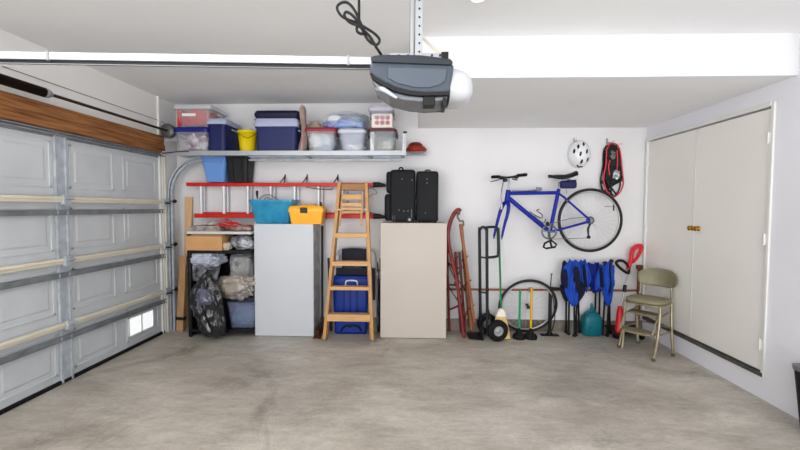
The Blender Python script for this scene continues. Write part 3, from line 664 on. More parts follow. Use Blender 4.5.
# top of shelving: newspapers, cord
pap = mat('old_newspaper', '#BDB7B1', .8, col2='#8F8983', nscale=22, namt=.3)
p0, p1 = A(186, 228, 4.4), A(222, 228, 4.4)
stk = MB()
for i in range(5): stk.box(((p0.x+p1.x)/2+random.uniform(-.01, .01), 4.56, zsA+.006+i*.012), (.37-.01*i, .3, .0108), Matrix.Rotation(0, 4, 'Z'))
tag(stk.build('newspaper_pile', pap, bevel=.001), 'low pile of old newspapers on top of the black shelving', 'newspapers')
cr = [A(x, y, 4.36) for x, y in ()]
pts = []
for lp_ in range(4):
    for i in range(16):
        t = 2*pi*i/16; rx = .10+.012*lp_+.03*(lp_ > 1)*cos(t)
        pts.append(V((A(217+lp_*2.5, 229, 4.42).x+rx*cos(t), 4.47+.06*sin(t), zsA+.085+.035*sin(t*1+.6)*(1-.2*lp_)-.01*lp_+.012)))
pts += [A(233, 226, 4.42), A(240, 229, 4.4), A(247, 226, 4.42), A(252, 228, 4.44)]
for q in pts: q.z = max(q.z, zsA+.068 if q.x < p1.x+.0 else zsA+.01)
tag(MB().tube(pts, .0048, 6, spl=3).build('coiled_cable', RED), 'red extension cord coiled on the newspapers', 'cord')
tag(MB().blob((A(241, 228, 4.5).x, 4.52, zsA+.035), (.14, .12, .033), 37, .15, 2, 4, .3).build('red_netting', mat('red_grey_rags', '#8E3B35', .8, col2='#B5AFA9', nscale=12, namt=.4)), 'red and grey rag bundle beside the coiled red cord', 'rag')
tag(MB().blob((A(212, 228, 4.45).x, 4.47, zsA+.085), (.06, .05, .022), 39, .15, 2, 4, .3).build('plastic_wrap', mat('greenish_film', '#B7BDB2', .3, coat=.4)), 'crumpled pale plastic wrap inside the red cord loops', 'plastic wrap')
# middle: bags
CLRB = mat('clear_polythene', '#C9CCD6', .18, col2='#8E929C', nscale=8, namt=.4, alpha=.75, bump=.6, bscale=16, coat=.5)
WHB = mat('white_polythene', '#C7CBDE', .35, col2='#9CA0AC', nscale=6, namt=.4, bump=.6, bscale=14, coat=.3)
BKB = mat('black_polythene', '#1A1A1F', .16, col2='#2E2E34', nscale=5, bump=.8, bscale=14, coat=.6)
def bagc(px, py, Y): return A(px, py, Y)
p = bagc(207, 259, 4.5)
tag(MB().blob((p.x-.01, 4.50, p.z+.01), (.19, .12, .085), 41, .16, 1.8, 5, .4, 3.5).build('white_bag', WHB), 'white plastic wrapped bundle under the cardboard box', 'bag')
p = bagc(204, 272, 4.5)
rg = []
for i in range(16):
    t = i/15; z = p.z+.08-.16*t; rx = .19*(1-.30*t)*(1 if 0 < i < 15 else .3); ry = .09*(1-.2*t)*(1 if 0 < i < 15 else .3)
    rg.append([V((p.x-.01+.02*t+rx*cos(q)*(1+.10*sin(7*q+3*t)), 4.5+ry*sin(q)*(1+.16*cos(9*q+4*t)), z+.03*sin(3*q))) for q in [2*pi*j/40 for j in range(40)]])
tag(MB().rings(rg).build('hanging_bag', PB), 'smoky clear plastic bag sagging below the white bundle', 'bag')
p = bagc(242, 266, 4.55)
ab = thing('wrapped_appliance', 'grey appliance wrapped in clear plastic on the right of the shelving', 'appliance', (p.x, 4.57, p.z-.12))
MB().b2((p.x-.10, 4.50, p.z-.12), (p.x+.10, 4.68, p.z+.115)).build('casing', mat('warm_grey_casing', '#9B968C', .4, col2='#6F6B64', nscale=7), ab, bevel=.02)
MB().lathe([(.03, 0), (.03, .01), (.012, .014), (.001, .014)], (p.x-.03, 4.50, p.z+.03), (0, -1, 0), 16).build('dial', BLK, ab)
MB().blob((p.x, 4.58, p.z), (.135, .12, .15), 43, .08, 2, 5, .3, 3).build('wrapping', mat('clear_wrap', '#DADDE4', .12, alpha=.3, bump=.5, bscale=14, spec=.8), ab)
# big bag over plastic bin
p = bagc(238, 289, 4.5)
tag(MB().blob((bagc(236, 287, 4.48).x, 4.53, bagc(236, 287, 4.48).z), (.22, .13, .12), 47, .20, 1.8, 5, .40, 3.5).build('beige_bag', mat('beige_clear_bag', '#C9BFB0', .25, col2='#83807E', nscale=5, namt=.4, bump=.6, bscale=14, coat=.5)), 'bulging clear bag of beige fabric resting on the lower plastic bin', 'bag')
a, b, c, d = B(224.5, 303, 256, 328, 4.42)
t = tote('storage_bin', 'clear bluish open bin of mixed items at floor level in the black shelving', a, b, zsC, d, 4.42, .3, clearmat('bluish_bin_plastic', '#B4BEDF', .2), None, 0, .03)
tag(MB().blob(((a+b)/2, 4.57, zsC+.115), (.125, .11, .105), 49, .12, 2, 4, .2).build('mixed_cloths', mat('blue_grey_cloths', '#7F8BB0', .7, col2='#6E8C86', nscale=12, namt=.3)), 'blue grey cloths inside the open clear bin', 'cloths')
# black bag slumped
rg = []
prof = [(337, 214, 3), (334.5, 214, 11), (328, 213, 14), (318, 209, 14), (308, 207, 16), (298, 206, 16), (288, 206, 14.5), (281, 207, 10), (275, 207, 5), (271, 208, 2)]
n_ = 64
for k, (py, pxx, hw) in enumerate(prof):
    c = A(pxx, py, 4.28); w_ = hw*4.28/405; z = max(.003, c.z)
    rg.append([V((c.x+w_*cos(q)*(1+.10*sin(5*q+k*1.7)+.07*sin(11*q+2*k)), 4.285+w_*.6*sin(q)*(1+.12*cos(9*q+k*1.4)+.08*sin(15*q+k)), z+.006*sin(5*q+k) if k else z)) for q in [2*pi*j/n_ for j in range(n_)]])
sb = MB().rings(rg).build('garbage_bag', BKB); tag(sb, 'slumped glossy black plastic bag spilling from the shelving to the floor', 'bag')
mo = sb.modifiers.new('sub', 'SUBSURF'); mo.levels = mo.render_levels = 2
tx_ = bpy.data.textures.new('crumple', 'CLOUDS'); tx_.noise_scale = .06; mo = sb.modifiers.new('crumple', 'DISPLACE'); mo.texture = tx_; mo.strength = .05
tag(MB().blob((A(204, 297, 4.2).x, 4.20, A(204, 297, 4.2).z), (.085, .03, .09), 53, .12, 2, 4, .3, 3).build('clear_bag', mat('lavender_clear_film', '#8E8FA6', .15, col2='#3A3A44', nscale=7, namt=.3, alpha=.75, coat=.5, bump=.5, bscale=16)), 'small clear crinkled bag clinging to front of the black bag', 'bag')

# ------------------------------------------------------------ white cabinet, teal bin, toolbox
def cabinet(label, px0, px1, pyt, pyb, fmat, smat, depth_back, nm='cabinet', rivets=False):
    Y = 4.45; a, b, c, d = B(px0, pyt, px1, pyb, Y)
    t = thing(nm, label, 'cabinet', ((a+b)/2, Y+.15, 0))
    MB().b2((a+.004, Y+.018, 0), (b-.004, depth_back, d-.003)).build('body', smat, t, bevel=.003)
    MB().b2((a, Y, .006), (b, Y+.016, d)).build('door', fmat, t, bevel=.003)
    if rivets:
        mb = MB(); n = 14
        for i in range(n):
            z = .06+i*(d-.1)/(n-1)
            for y in (Y+.05, depth_back-.05): mb.cyl((b-.005, y, z), (b+.002, y, z), .006, 8)
        mb.build('rivets', GALV, t)
    return t, a, b, d
CABW = mat('pale_blue_white_panel', '#CACCD2', .4, col2='#C3C6CC', nscale=1.5)
CABG = mat('grey_metal_side', '#DADADA', .5, 0, col2='#8E8F92', nscale=10, namt=.5)
TANM = mat('warm_beige_panel', '#CBC3BB', .55, col2='#C5BCB3', nscale=1.5)
tc, ca, cb_, ctop = cabinet('tall white-fronted cabinet with grey riveted metal side', 254.5, 313.5, 224, 336, CABW, CABG, 4.79, rivets=True)
tt, ta, tb, ttop = cabinet('tall beige cabinet standing between stepladder and sleds', 380.5, 446.5, 223, 339, TANM, mat('beige_carcass', '#B9AEA2', .6), 4.79)
MB().b2((ta+.006, 4.452, ttop-.02), (tb-.006, 4.46, ttop-.016)).build('top_edge', mat('dark_beige_edge', '#8E857C', .6), tt)
# teal bin
TEAL = mat('teal_translucent_plastic', '#3CBCDC', .25, col2='#2298C8', nscale=9, namt=.4, alpha=.6)
a, b, c, d = B(247.5, 199.5, 293, 223.7, 4.47)
t = thing('storage_bin', 'translucent teal tapered bin on top of the white cabinet', 'storage bin', ((a+b)/2, 4.6, ctop))
cx = (a+b)/2; hx = (b-a)/2; h = d-ctop; hx = min(hx, .25)
MB().rr((cx, 4.62, ctop), [(0, hx-.055, .10), (h-.03, hx-.010, .135), (h-.03, hx, .145), (h, hx, .145), (h, hx-.012, .133), (.01, hx-.065, .09)], .03, 5).build('body', TEAL, t)
for k, (q, r_, w_, cc) in enumerate(((266, 217, .045, '#7FEFFF'), (281, 214, .05, '#2A5FD8'), (272, 211, .06, '#1670A0'), (287, 215, .03, '#1A3C96'), (262, 208, .05, '#1B7FA8'))):
    p = A(q, r_, 4.5)
    tag(MB().blob((p.x, 4.565, max(p.z, ctop+.05)), (w_, .03, .045), 60+k, .2, 2, 3, .2).build('bundle', mat('teal_content%d' % k, cc, .4)), ['pale cyan bundle low inside the teal bin', 'blue bundle right of centre inside the teal bin', 'dull blue bundle at the centre of the teal bin', 'dark blue bundle at the right end of the teal bin', 'green-blue bundle at upper left of the teal bin'][k], 'bundle')
tag(MB().tube(pxs([(258, 201), (262, 196.5), (268, 194.5), (274, 197), (278, 200)], 4.6), .006, 6, spl=5).tube(pxs([(262, 201), (268, 197.5), (272, 200.5)], 4.62), .005, 6, spl=5).build('wire_loops', mat('greyish_wire', '#9D8F90', .4)), 'loose grey wire loops rising out of the teal bin', 'wire')
tag(MB().tube(pxs([(257.5, 199), (257, 195), (257, 192.5)], 4.6), [.006, .012, .016], 10).lathe([(.014, 0), (.014, .02), (.001, .024)], A(257, 192.5, 4.6), (0, 0, 1), 12).build('black_handle', BLK), 'black rounded tool handle poking out of the teal bin', 'tool handle')
# toolbox
ORG = mat('amber_yellow_plastic', '#F8BE1E', .38, col2='#F2B414', nscale=5)
a, b, c, d = B(287.5, 206, 323.5, 223.6, 4.44)
t = thing('toolbox', 'amber yellow plastic toolbox with black latch on the white cabinet', 'toolbox', ((a+b)/2, 4.55, ctop)); cx = (a+b)/2; hx = (b-a)/2; h = d-ctop
MB().rr((cx, 4.54, ctop), [(0, hx-.03, .075), (h*.66, hx-.012, .095), (h*.66, hx-.02, .09)], .015, 4).build('base', ORG, t)
MB().rr((cx, 4.54, ctop), [(h*.665, hx-.002, .100), (h*.85, hx-.002, .100), (h, hx-.02, .085)], .018, 4).build('lid', ORG, t)
a_, b_, c_, d_2 = B(300, 207.5, 307, 213, 4.43)
MB().b2((a_, 4.428, c_), (b_, 4.445, d_2)).build('latch', mat('dark_latch', '#2B2A22', .4), t, bevel=.004)
MB().b2((cx-.09, 4.525, ctop+h), (cx+.09, 4.555, ctop+h+.014)).build('handle', ORG, t, bevel=.006)
p = A(320.5, 203, 4.56); tag(MB().cyl((p.x, 4.58, ctop+h*.9), (p.x, 4.58, p.z+.01), .012, 10).build('peg', BLK), 'short black knob sticking up behind the toolbox', 'knob')

# push broom
br = thing('push_broom', 'push broom standing head down with black handle beside white cabinet', 'broom', (0, 0, 0))
p = A(321.8, 226, 4.72); q = A(321.8, 322, 4.5); br.location = (q.x, 4.5, 0)
MB().cyl((q.x, 4.52, .06), (p.x+.005, 4.72, p.z), .0135, 10).build('handle', BLK, br)
rg = []
f = FL(317.5, 338.5)
MB().beam(FL(317, 339)+V((0, 0, .075)), FL(324, 327)+V((0, 0, .075)), .05, .03, (0, 0, 1)).build('head', mat('dark_brown_wood', '#5C3A24', .6), br, bevel=.008)
mb = MB(); s0, s1 = FL(316.5, 339.5), FL(324.5, 328)
for i in range(120):
    t = random.random(); c = s0.lerp(s1, t); o1 = random.uniform(-.03, .03); mb.tube([c+V((o1*.5, 0, .065)), c+V((o1*1.5, random.uniform(-.01, .01), .002))], .0035, 4, cap=False)
mb.build('bristles', mat('brown_bristles', '#6B4126', .8), br)['kind'] = 'stuff'

# ------------------------------------------------------------ folding lawn chair + blue case behind the stepladder
lc = thing('folded_lawn_chair', 'folded lawn chair with charcoal fabric leaning behind the blue case', 'chair', (A(352, 300, 4.75).x, 4.74, 0))
GRF = mat('charcoal_mesh_fabric', '#3A3C48', .8, bump=.2, bscale=80); WHF = mat('pale_frame_enamel', '#B9BABD', .4, .3)
def loopP(pl, Y, r, m, nm, par, closed=False, spl=5): return MB().tube(pxs(pl, Y), r, 8, closed=closed, spl=spl).build(nm, m, par)
pl_ = [(334, 330, .0), (335.5, 300), (336, 265), (338, 252), (345, 248.5), (365, 249), (374, 252), (376, 265), (377, 300), (378, 330)]
loopP(pl_, 4.72, .011, WHF, 'frame', lc)
for (p0_, p1_) in (((331, 332), (328.5, 258)), ((379, 333), (381, 258))): MB().tube([A(p0_[0], p0_[1], 4.68), A(p1_[0], p1_[1], 4.72)], .014, 8).build('arm_tube', mat('dark_blue_tube', '#25283A', .5), lc)
a, b, c, d = B(342, 249, 366, 268, 4.70); P = [[V((a+(b-a)*j/8, 4.70+.012*sin(j*pi/8), d-(d-c)*i/6+.01*sin(j*pi/8))) for j in range(9)] for i in range(7)]
MB().grid(P, .006).build('backrest', GRF, lc)
a, b, c, d = B(336, 268, 375, 300, 4.68); MB().b2((a, 4.68, c), (b, 4.69, d)).build('seat', GRF, lc, bevel=.003)
MB().blob(A(378, 275, 4.66)+V((0, .02, 0)), (.03, .03, .05), 71, .1, 2, 3).build('hinge_plate', WHF, lc)
MB().blob(A(337, 258, 4.70)+V((0, 0, 0)), (.035, .02, .05), 72, .1, 2, 3).build('clear_wrap', WHF, lc)
BLUC = mat('cobalt_blue_plastic', '#1747A6', .4, col2='#123D95', nscale=4)
a, b, c, d = B(332.5, 276, 369, 333.5, 4.60)
bc = thing('rolling_cooler', 'cobalt blue ribbed rolling cooler standing behind the stepladder', 'cooler', ((a+b)/2, 4.6, 0)); cx = (a+b)/2; hx = (b-a)/2
z_ = [c, d]; zb0 = .0
MB().rr((cx, 4.62, .004), [(.02, hx-.025, .055), (.0, hx-.03, .05), (.02, hx-.025, .055), (d-.11, hx-.008, .065)], .03, 5).build('body', BLUC, bc)
MB().rr((cx, 4.62, 0), [(d-.104, hx-.002, .070), (d-.03, hx-.002, .070), (d, hx-.015, .055)], .03, 5).build('lid', BLUC, bc)
for q in (343.5, 350, 357): x = A(q, 300, 4.56).x; MB().b2((x-.012, 4.552, .18), (x+.012, 4.566, d-.16)).build('rib', mat('deep_blue_rib', '#0F2F78', .4), bc, bevel=.004)
MB().tube(pxs([(345.5, 285), (346, 281.5), (349, 280.5), (354, 280.5), (357, 281.5), (357.5, 285)], 4.535), .009, 8, spl=3).build('handle', mat('white_handle', '#DCDDE2', .4), bc)['label'] = 'white carry handle'
MB().lathe([(.001, 0), (.012, 0), (.02, .004), (.02, .006)], (cx, 4.55, .1), (0, -1, 0), 14).build('drain_plug', BLK, bc)
mb = MB(); rg_ = pxs([(341, 331), (344, 327), (351, 325.5), (358, 327), (361, 331)], 4.55); MB().tube(rg_, .011, 8, spl=4).build('lower_grip', BLK, bc)
tag(MB().tube(pxs([(377.5, 262), (378.5, 290, -.01), (377, 318), (378, 333, -.04)], 4.6), .006, 6, spl=4).build('dark_strap', BLK), 'dark strap hanging right of the blue cooler', 'strap')

# ------------------------------------------------------------ wooden stepladder
sl = thing('stepladder', 'varnished wooden stepladder closed and leaning in front of the blue cooler', 'stepladder', (-.74, 4.42, 0))
def YL_(py): return 4.34+.10*(340-py)/157     # plane of the front rails, leaning back
def LP(px, py, dy=0): return A(px, py, YL_(py)+dy)
def plank(p0, p1, w, th, nm, m, bev=.003): return MB().beam(p0, p1, w, th, (0, 1, 0)).build(nm, m, sl, bevel=bev)
fl0 = LP(324.5, 339.5); fl0.z = .008; fr0 = LP(372.5, 339); fr0.z = .008
plank(fl0, LP(340, 182.5), .034, .07, 'front_rail', LADW); plank(fr0, LP(366.5, 182.5), .034, .07, 'front_rail', LADW)
for q in (fl0, fr0): MB().box((q.x, q.y, .012), (.042, .08, .024)).build('foot', mat('worn_foot', '#8A8378', .7), sl)
def xat(side, py):
    t = (339.5-py)/(339.5-184); return (324.5+15.5*t) if side == 0 else (372.5-6*t)
for (pt, pb) in ((233, 237.5), (261, 265.5), (286, 289.5), (313.5, 320.5)):
    pm = (pt+pb)/2; h_ = (LP(350, pt)-LP(350, pb)).length
    p = LP(xat(0, pm)+1, pm, .0); q = LP(xat(1, pm)-1, pm, .0); z = (p.z+q.z)/2
    big = pt in (261, 313.5)
    MB().b2((p.x, p.y-.045, z-h_/2+(.0)), (q.x, p.y+.05, z+h_/2-(.0))).build('step', LADW2, sl, bevel=.004)
p = LP(341.8, 186.5); q = LP(365.2, 186.5); MB().b2((p.x, p.y-.03, p.z-.040), (q.x, p.y+.10, p.z+.03)).build('top_cap', mat('brown_cap_wood', '#B08A5C', .5, col2='#967048', nscale=7, stretch=(.8, 6, 8)), sl, bevel=.005)
# folded bucket shelf
for (c0_, c1_) in (((342.5, 195), (339.5, 226)), ((362.5, 195), (361, 226))): MB().beam(LP(c0_[0], c0_[1], -.01), LP(c1_[0], c1_[1], -.01), .018, .022).build('shelf_arm', LADW, sl, bevel=.002)
for (pt, pb, m_) in ((194.5, 199.5, LADW2), (203, 206.5, LADW2), (207.5, 209.8, LADW2), (211, 213.5, LADW)):
    p = LP(342, (pt+pb)/2, -.0); q = LP(363, (pt+pb)/2, -.0); z = p.z; h_ = (pb-pt)*4.4/405
    MB().b2((p.x, p.y-.02, z-h_/2), (q.x, p.y+.0, z+h_/2)).build('shelf_slat', m_, sl, bevel=.002)
# rear legs, folded close behind
rb = LP(326.8, 336, .13); rb.z = .004; plank(rb, LP(340.8, 190, .065), .024, .04, 'rear_leg', LADW); rb2 = LP(370.8, 336, .13); rb2.z = .004; plank(rb2, LP(365.8, 190, .065), .024, .04, 'rear_leg', LADW)
for (x_, y_) in ((339, 209.5), (365, 209.5)): p = LP(x_, y_, -.045); MB().b2((p.x-.012, p.y, p.z-.006), (p.x+.012, p.y+.01, p.z+.006)).build('spreader_plate', ALU, sl)

# ------------------------------------------------------------ suitcases
SUIT = mat('black_nylon', '#15171C', .7, col2='#1D1F26', nscale=10, bump=.25, bscale=70)
a, b, c, d = B(390, 169.5, 416, 222.5, 4.47)
s1_ = thing('suitcase', 'black soft suitcase with front pockets and one wheel on the beige cabinet', 'suitcase', ((a+b)/2, 4.6, ttop), 0)
zz = ttop; h = d-zz
def rbox(mb, x0, x1, y0, y1, z0, z1, r=.03):
    cx_, cy_ = (x0+x1)/2, (y0+y1)/2; hx_, hy_ = (x1-x0)/2, (y1-y0)/2
    return mb.rr((cx_, cy_, 0), [(z0, hx_-r*.8, hy_-r*.8), (z0+r*.3, hx_-r*.25, hy_-r*.25), (z0+r, hx_, hy_), (z1-r, hx_, hy_), (z1-r*.3, hx_-r*.25, hy_-r*.25), (z1, hx_-r*.8, hy_-r*.8)], r, 5, smooth=False)
rbox(MB(), a, b-.008, 4.47, 4.75, zz+.012, zz+h, .03).build('body', SUIT, s1_)
rbox(MB(), a-.045, a+.02, 4.49, 4.73, zz+h*.56, zz+h*.97, .03).build('pocket', SUIT, s1_)
rbox(MB(), a-.065, a+.02, 4.49, 4.73, zz+.02, zz+h*.55, .04).build('pocket', SUIT, s1_)
MB().tube([(a+.09, 4.6, zz+h-.004), (a+.10, 4.6, zz+h+.028), (a+.13, 4.6, zz+h+.03), (a+.14, 4.6, zz+h-.004)], .009, 8, spl=3).build('handle', BLK, s1_)
p = A(409.5, 219.5, 4.46); 
wl = MB().lathe([(.003, 0), (.03, 0), (.034, .006), (.034, .016), (.003, .018)], (p.x, 4.469, zz+.036), (0, -1, 0), 18).build('wheel', mat('grey_wheel', '#4A4C52', .4), s1_)
MB().lathe([(.001, 0), (.017, 0), (.017, .006), (.001, .008)], (p.x, 4.451, zz+.036), (0, -1, 0), 12).build('hub', ALU, wl)
MB().tube([(p.x+.022, 4.462, zz+.06), (p.x+.022, 4.462, zz+.15)], .005, 6).build('trim_rod', mat('dull_grey_rod', '#8A8C90', .4, .5), s1_)
for q in ((402, 179), (412, 180), (399, 210), (404, 211), (408, 211)):
    p = A(q[0], q[1], 4.465); MB().lathe([(.001, 0), (.0065, 0), (.005, .004), (.001, .005)], (p.x, 4.471, p.z), (0, -1, 0), 10).build('stud', ALU, s1_)
for q in (392.5, 394.5): p = A(q, 218, 4.465); MB().b2((p.x-.003, 4.466, zz+.02), (p.x+.003, 4.472, zz+.08)).build('zip_edge', mat('grey_zip', '#5B5E66', .4), s1_)
a, b, c, d = B(416.3, 171, 438.5, 222.5, 4.47); h = d-zz
s2_ = thing('suitcase', 'plain black upright suitcase at the right on the beige cabinet', 'suitcase', ((a+b)/2, 4.6, zz), 0)
rbox(MB(), a, b, 4.47, 4.75, zz+.012, zz+h, .028).build('body', SUIT, s2_)
MB().tube([(b-.005, 4.472, zz+.05), (b-.004, 4.472, zz+h-.06)], .004, 6).build('piping', mat('grey_piping', '#63656B', .5), s2_)
MB().tube([(a+.10, 4.6, zz+h-.004), (a+.105, 4.6, zz+h+.018), (a+.15, 4.6, zz+h+.02), (a+.155, 4.6, zz+h-.004)], .008, 8, spl=3).build('handle', BLK, s2_)
for q in ((427, 179), (427, 183), (425.5, 213)): p = A(q[0], q[1], 4.465); MB().lathe([(.001, 0), (.006, 0), (.005, .004), (.001, .005)], (p.x, 4.471, p.z), (0, -1, 0), 10).build('stud', ALU, s2_)
for sx in (a+.03, b-.03):
    for sy in (4.5, 4.72): MB().cyl((sx, sy, zz+.001), (sx, sy, zz+.02), .012, 8).build('foot', BLK, s2_)
for sx in (-.23+.03,): pass

# ------------------------------------------------------------ sleds
DRED = mat('dark_red_enamel', '#7A3034', .5, .1, col2='#94443C', nscale=12)
SLW = mat('aged_sled_wood', '#A8714C', .55, col2='#855538', nscale=8, stretch=(5, 5, 1))
sdg = thing('sled', 'old sled with dark red curved steel runners leaning on the wall', 'sled', (A(455, 300, 4.6).x, 4.6, 0))
rA = [(461, 211), (458, 209.5), (453.5, 214), (449.5, 224), (448.3, 236), (450, 250), (454, 268), (457.5, 285), (460, 305), (462.5, 325), (464, 338)]
rB = [(460, 214), (456, 213), (452, 220), (449, 232), (447.5, 248), (447.3, 262), (448, 285), (448.8, 310), (449.5, 331)]
pa_ = pxs([(x, y) for x, y in rA], 4.50); pb_ = pxs(rB, 4.70)
MB().tube(pa_, .019, 8, spl=4, flat=.7).build('runner', DRED, sdg); MB().tube(pb_, .014, 8, spl=4, flat=.8).build('runner', DRED, sdg)
for (i, j) in ((4, 3), (5, 4), (6, 5), (7, 6), (8, 7)):
    MB().tube([pa_[i], pb_[min(j, 8)]], .010, 6).build('strut', DRED, sdg)
    if i < 8: MB().tube([pa_[i+1], pb_[j]], .0055, 6).build('brace', DKST, sdg)
for k in range(5):
    y0_ = 256+k*15; MB().tube([A(451+k*2.4, y0_, 4.49), A(459+k*1.6, y0_+13, 4.52)], .007, 6).build('lattice_bar', DRED, sdg); MB().tube([A(458+k*1.8, y0_, 4.49), A(452+k*2.4, y0_+13, 4.52)], .006, 6).build('lattice_bar', DKST, sdg)
for q in (455.5, 459.5):
    MB().beam(A(q, 252, 4.55), A(q+5.5, 332, 4.56)*1.0, .024, .07).build('deck_slat', mat('dark_red_wood', '#6A2F25', .6, col2='#4A2019', nscale=9), sdg)
sw = thing('sled', 'wooden slatted sled with pale metal tip leaning beside the red sled', 'sled', (A(466, 300, 4.6).x, 4.6, 0))
for (p0_, p1_, Y_) in (((460.5, 224), (474, 322), 4.52), ((461.5, 226), (471.5, 330), 4.60), ((463, 250), (470, 327), 4.68)):
    MB().beam(A(p0_[0], p0_[1], Y_), A(p1_[0], p1_[1], Y_), .030, .06).build('slat', SLW, sw, bevel=.002)
MB().tube(pxs([(460, 211), (457.5, 216, .02), (460, 221, 0), (463, 221, -.01), (463.5, 226)], 4.53), .011, 8, spl=4).build('metal_tip', mat('tarnished_metal', '#8D8275', .4, .6), sw)
for py in (256, 280, 305): 
    xx = 461+(py-224)*.135; MB().tube([A(xx+2.5, py, 4.5), A(xx-5, py+6, 4.60), A(xx-3, py+12, 4.7)], .007, 6).build('cross_brace', DRED, sw)
MB().tube(pxs([(464, 322), (468, 310), (473, 318), (474, 322)], 4.62), .012, 6, spl=3).build('runner_end', SLW, sw)
MB().tube([A(466, 262, 4.66), A(471, 334, 4.66)*1.0], .008, 6).build('rear_runner', DRED, sw)

# ------------------------------------------------------------ copper pipe along the wall
pA, pB = A(447, 289.5, 4.77), A(640, 286.5, 4.77)
pp = thing('copper_pipe', 'copper pipe running low along the back wall', 'pipe', ((pA.x+pB.x)/2, 4.77, .5))
MB().cyl((pA.x-.5, 4.772, pA.z), (pB.x, 4.772, pA.z+.012), .0125, 10).build('tube', mat('copper_brown', '#B07A58', .45, .4, col2='#93603F', nscale=6), pp)
for x in (.6, 1.35, 2.1): MB().b2((x-.01, 4.765, pA.z-.022), (x+.01, D-.001, pA.z+.03)).build('clip', GALVD, pp)

# ------------------------------------------------------------ hand truck
ht = thing('hand_truck', 'dark steel hand truck with black pneumatic tyres and D handle', 'hand truck', (.8, 4.5, 0))
HTM = mat('dark_green_grey_steel', '#34393A', .4, .4)
pn = lambda q, r: A(q, r, 4.42); pf = lambda q, r: A(q, r, 4.64)
un0, un1 = pn(487.3, 333), pn(486.8, 236); uf0, uf1 = pf(480.5, 326), pf(479.5, 236)
topm = A(483, 227, 4.53)
MB().tube([un0, un1, A(486.2, 229.5, 4.45), topm, A(480.2, 229.5, 4.61), uf1, uf0], .017, 10, spl=3).build('frame', HTM, ht)
MB().tube([A(487, 227.5, 4.42)+V((-.01, 0, 0)), pn(494, 227), pn(497.5, 229), pn(498.3, 240), pn(498.2, 253), pn(496.5, 256.5), pn(487, 257.5)], .015, 8, spl=3).build('handle', HTM, ht)
for py in (257, 292, 316): MB().tube([pn(487, py+1), pf(480, py)], .010, 8).build('crossbar', HTM, ht)
MB().tube([pn(487, 305), A(493, 330, 4.44)], .01, 8).build('axle_bracket', HTM, ht)
tp0 = FL(485, 338.5); 
MB().add([V((.76, 4.40, .006)), V((.76, 4.68, .006)), V((.60, 4.66, .006)), V((.60, 4.44, .006)), V((.76, 4.40, .014)), V((.76, 4.68, .014)), V((.60, 4.66, .014)), V((.60, 4.44, .014))], [(0, 1, 2, 3), (4, 7, 6, 5), (0, 4, 5, 1), (1, 5, 6, 2), (2, 6, 7, 3), (3, 7, 4, 0)]).b2((.75, 4.42, .006), (.76, 4.66, .16)).build('toe_plate', DKST, ht)
wr = .118
wc = V((A(497.3, 330, 4.42).x, 4.40, wr)); wc2 = V((A(487, 320, 4.68).x, 4.68, wr))
ax = (wc2-wc).normalized(); MB().cyl(wc, wc2, .009, 8).build('axle', STEEL, ht)
for c in (wc, wc2):
    s_ = -1
    wo = MB().lathe([(.055, -.03), (.085, -.038), (.108, -.03), (wr, -.012), (wr, .012), (.108, .03), (.085, .038), (.055, .03), (.055, -.03)], c, ax, 30).build('wheel', BLKR, ht)
    MB().lathe([(.001, -.034), (.014, -.034), (.016, -.022), (.045, -.018), (.056, -.028), (.056, .028), (.045, .018), (.001, .02)], c, ax, 24).build('hub', mat('light_grey_hub', '#B4B6B8', .4, .4), wo)
# corn broom
cbm = thing('upright_broom', 'yellow bristle broom with green handle standing behind the hand truck', 'broom', (A(500.5, 320, 4.53).x, 4.68, 0))
xb = A(501, 320, 4.47).x; xh = A(499, 236, 4.74).x
MB().cyl((xh, 4.76, A(499, 228, 4.74).z), (xb, 4.47, .33), .011, 10).build('handle', mat('green_handle', '#1F8B57', .4), cbm)
rg = []
for k, (z, hx_, hy_) in enumerate(((.01, .105, .03), (.10, .09, .03), (.20, .07, .03), (.27, .05, .026))):
    rg.append([V((xb+hx_*cos(q)*(1+.03*sin(17*q)), 4.47+hy_*sin(q)*(1+.1*sin(23*q)), z)) for q in [2*pi*j/72 for j in range(72)]])
MB().rings(rg).build('bristles', mat('straw_yellow_bristle', '#EAD49C', .8, col2='#D9BE7C', nscale=30, stretch=(8, 8, .6), namt=.4), cbm)
MB().rr((xb, 4.47, 0), [(.262, .058, .034), (.31, .045, .028), (.345, .018, .018)], .015, 4).build('cap', mat('cream_cap', '#E4DED0', .5), cbm)

# ------------------------------------------------------------ loose bicycle wheel
def spoked_wheel(parent, c, ax, R, tyrem, nspoke=28, tube_r=.016, name_t='tyre', par2=None):
    q = V((0, 1, 0)).rotation_difference(V(ax)); 
    pt = lambda r, a, o=0: c + q @ V((r*cos(a), o, r*sin(a)))
    t = MB().tube([pt(R-tube_r, 2*pi*i/56) for i in range(56)], tube_r, 10, closed=True).build('tyre', tyrem, parent)
    MB().tube([pt(R-2.6*tube_r, 2*pi*i/56) for i in range(56)], tube_r*.62, 8, closed=True, flat=1.3).build('rim', ALU, parent)
    MB().cyl(pt(0, 0, -.045), pt(0, 0, .045), .012, 12).lathe([(.022, -.028), (.022, -.024)], c, ax, 14).lathe([(.022, .024), (.022, .028)], c, ax, 14).build('hub', mat('grey_hub', '#6E7074', .35, .7), parent)
    for i in range(nspoke):
        a = 2*pi*i/nspoke; o = .026 if i % 2 else -.026; da = .5 if (i//2) % 2 else -.5
        MB().tube([pt(.02, a+da, o), pt(R-2.9*tube_r, a, 0)], .0015, 4, cap=False).build('spoke', STEEL, parent)
wc_ = A(528.7, 306, 4.62); Rw = 29.2*4.66/405; ax_ = V((0.0, 1, -.28)).normalized(); wc_.z = Rw*cos(atan2(.28, 1))+.004; wc_.y = 4.66
ax_ = V((0, 1, .26)).normalized()
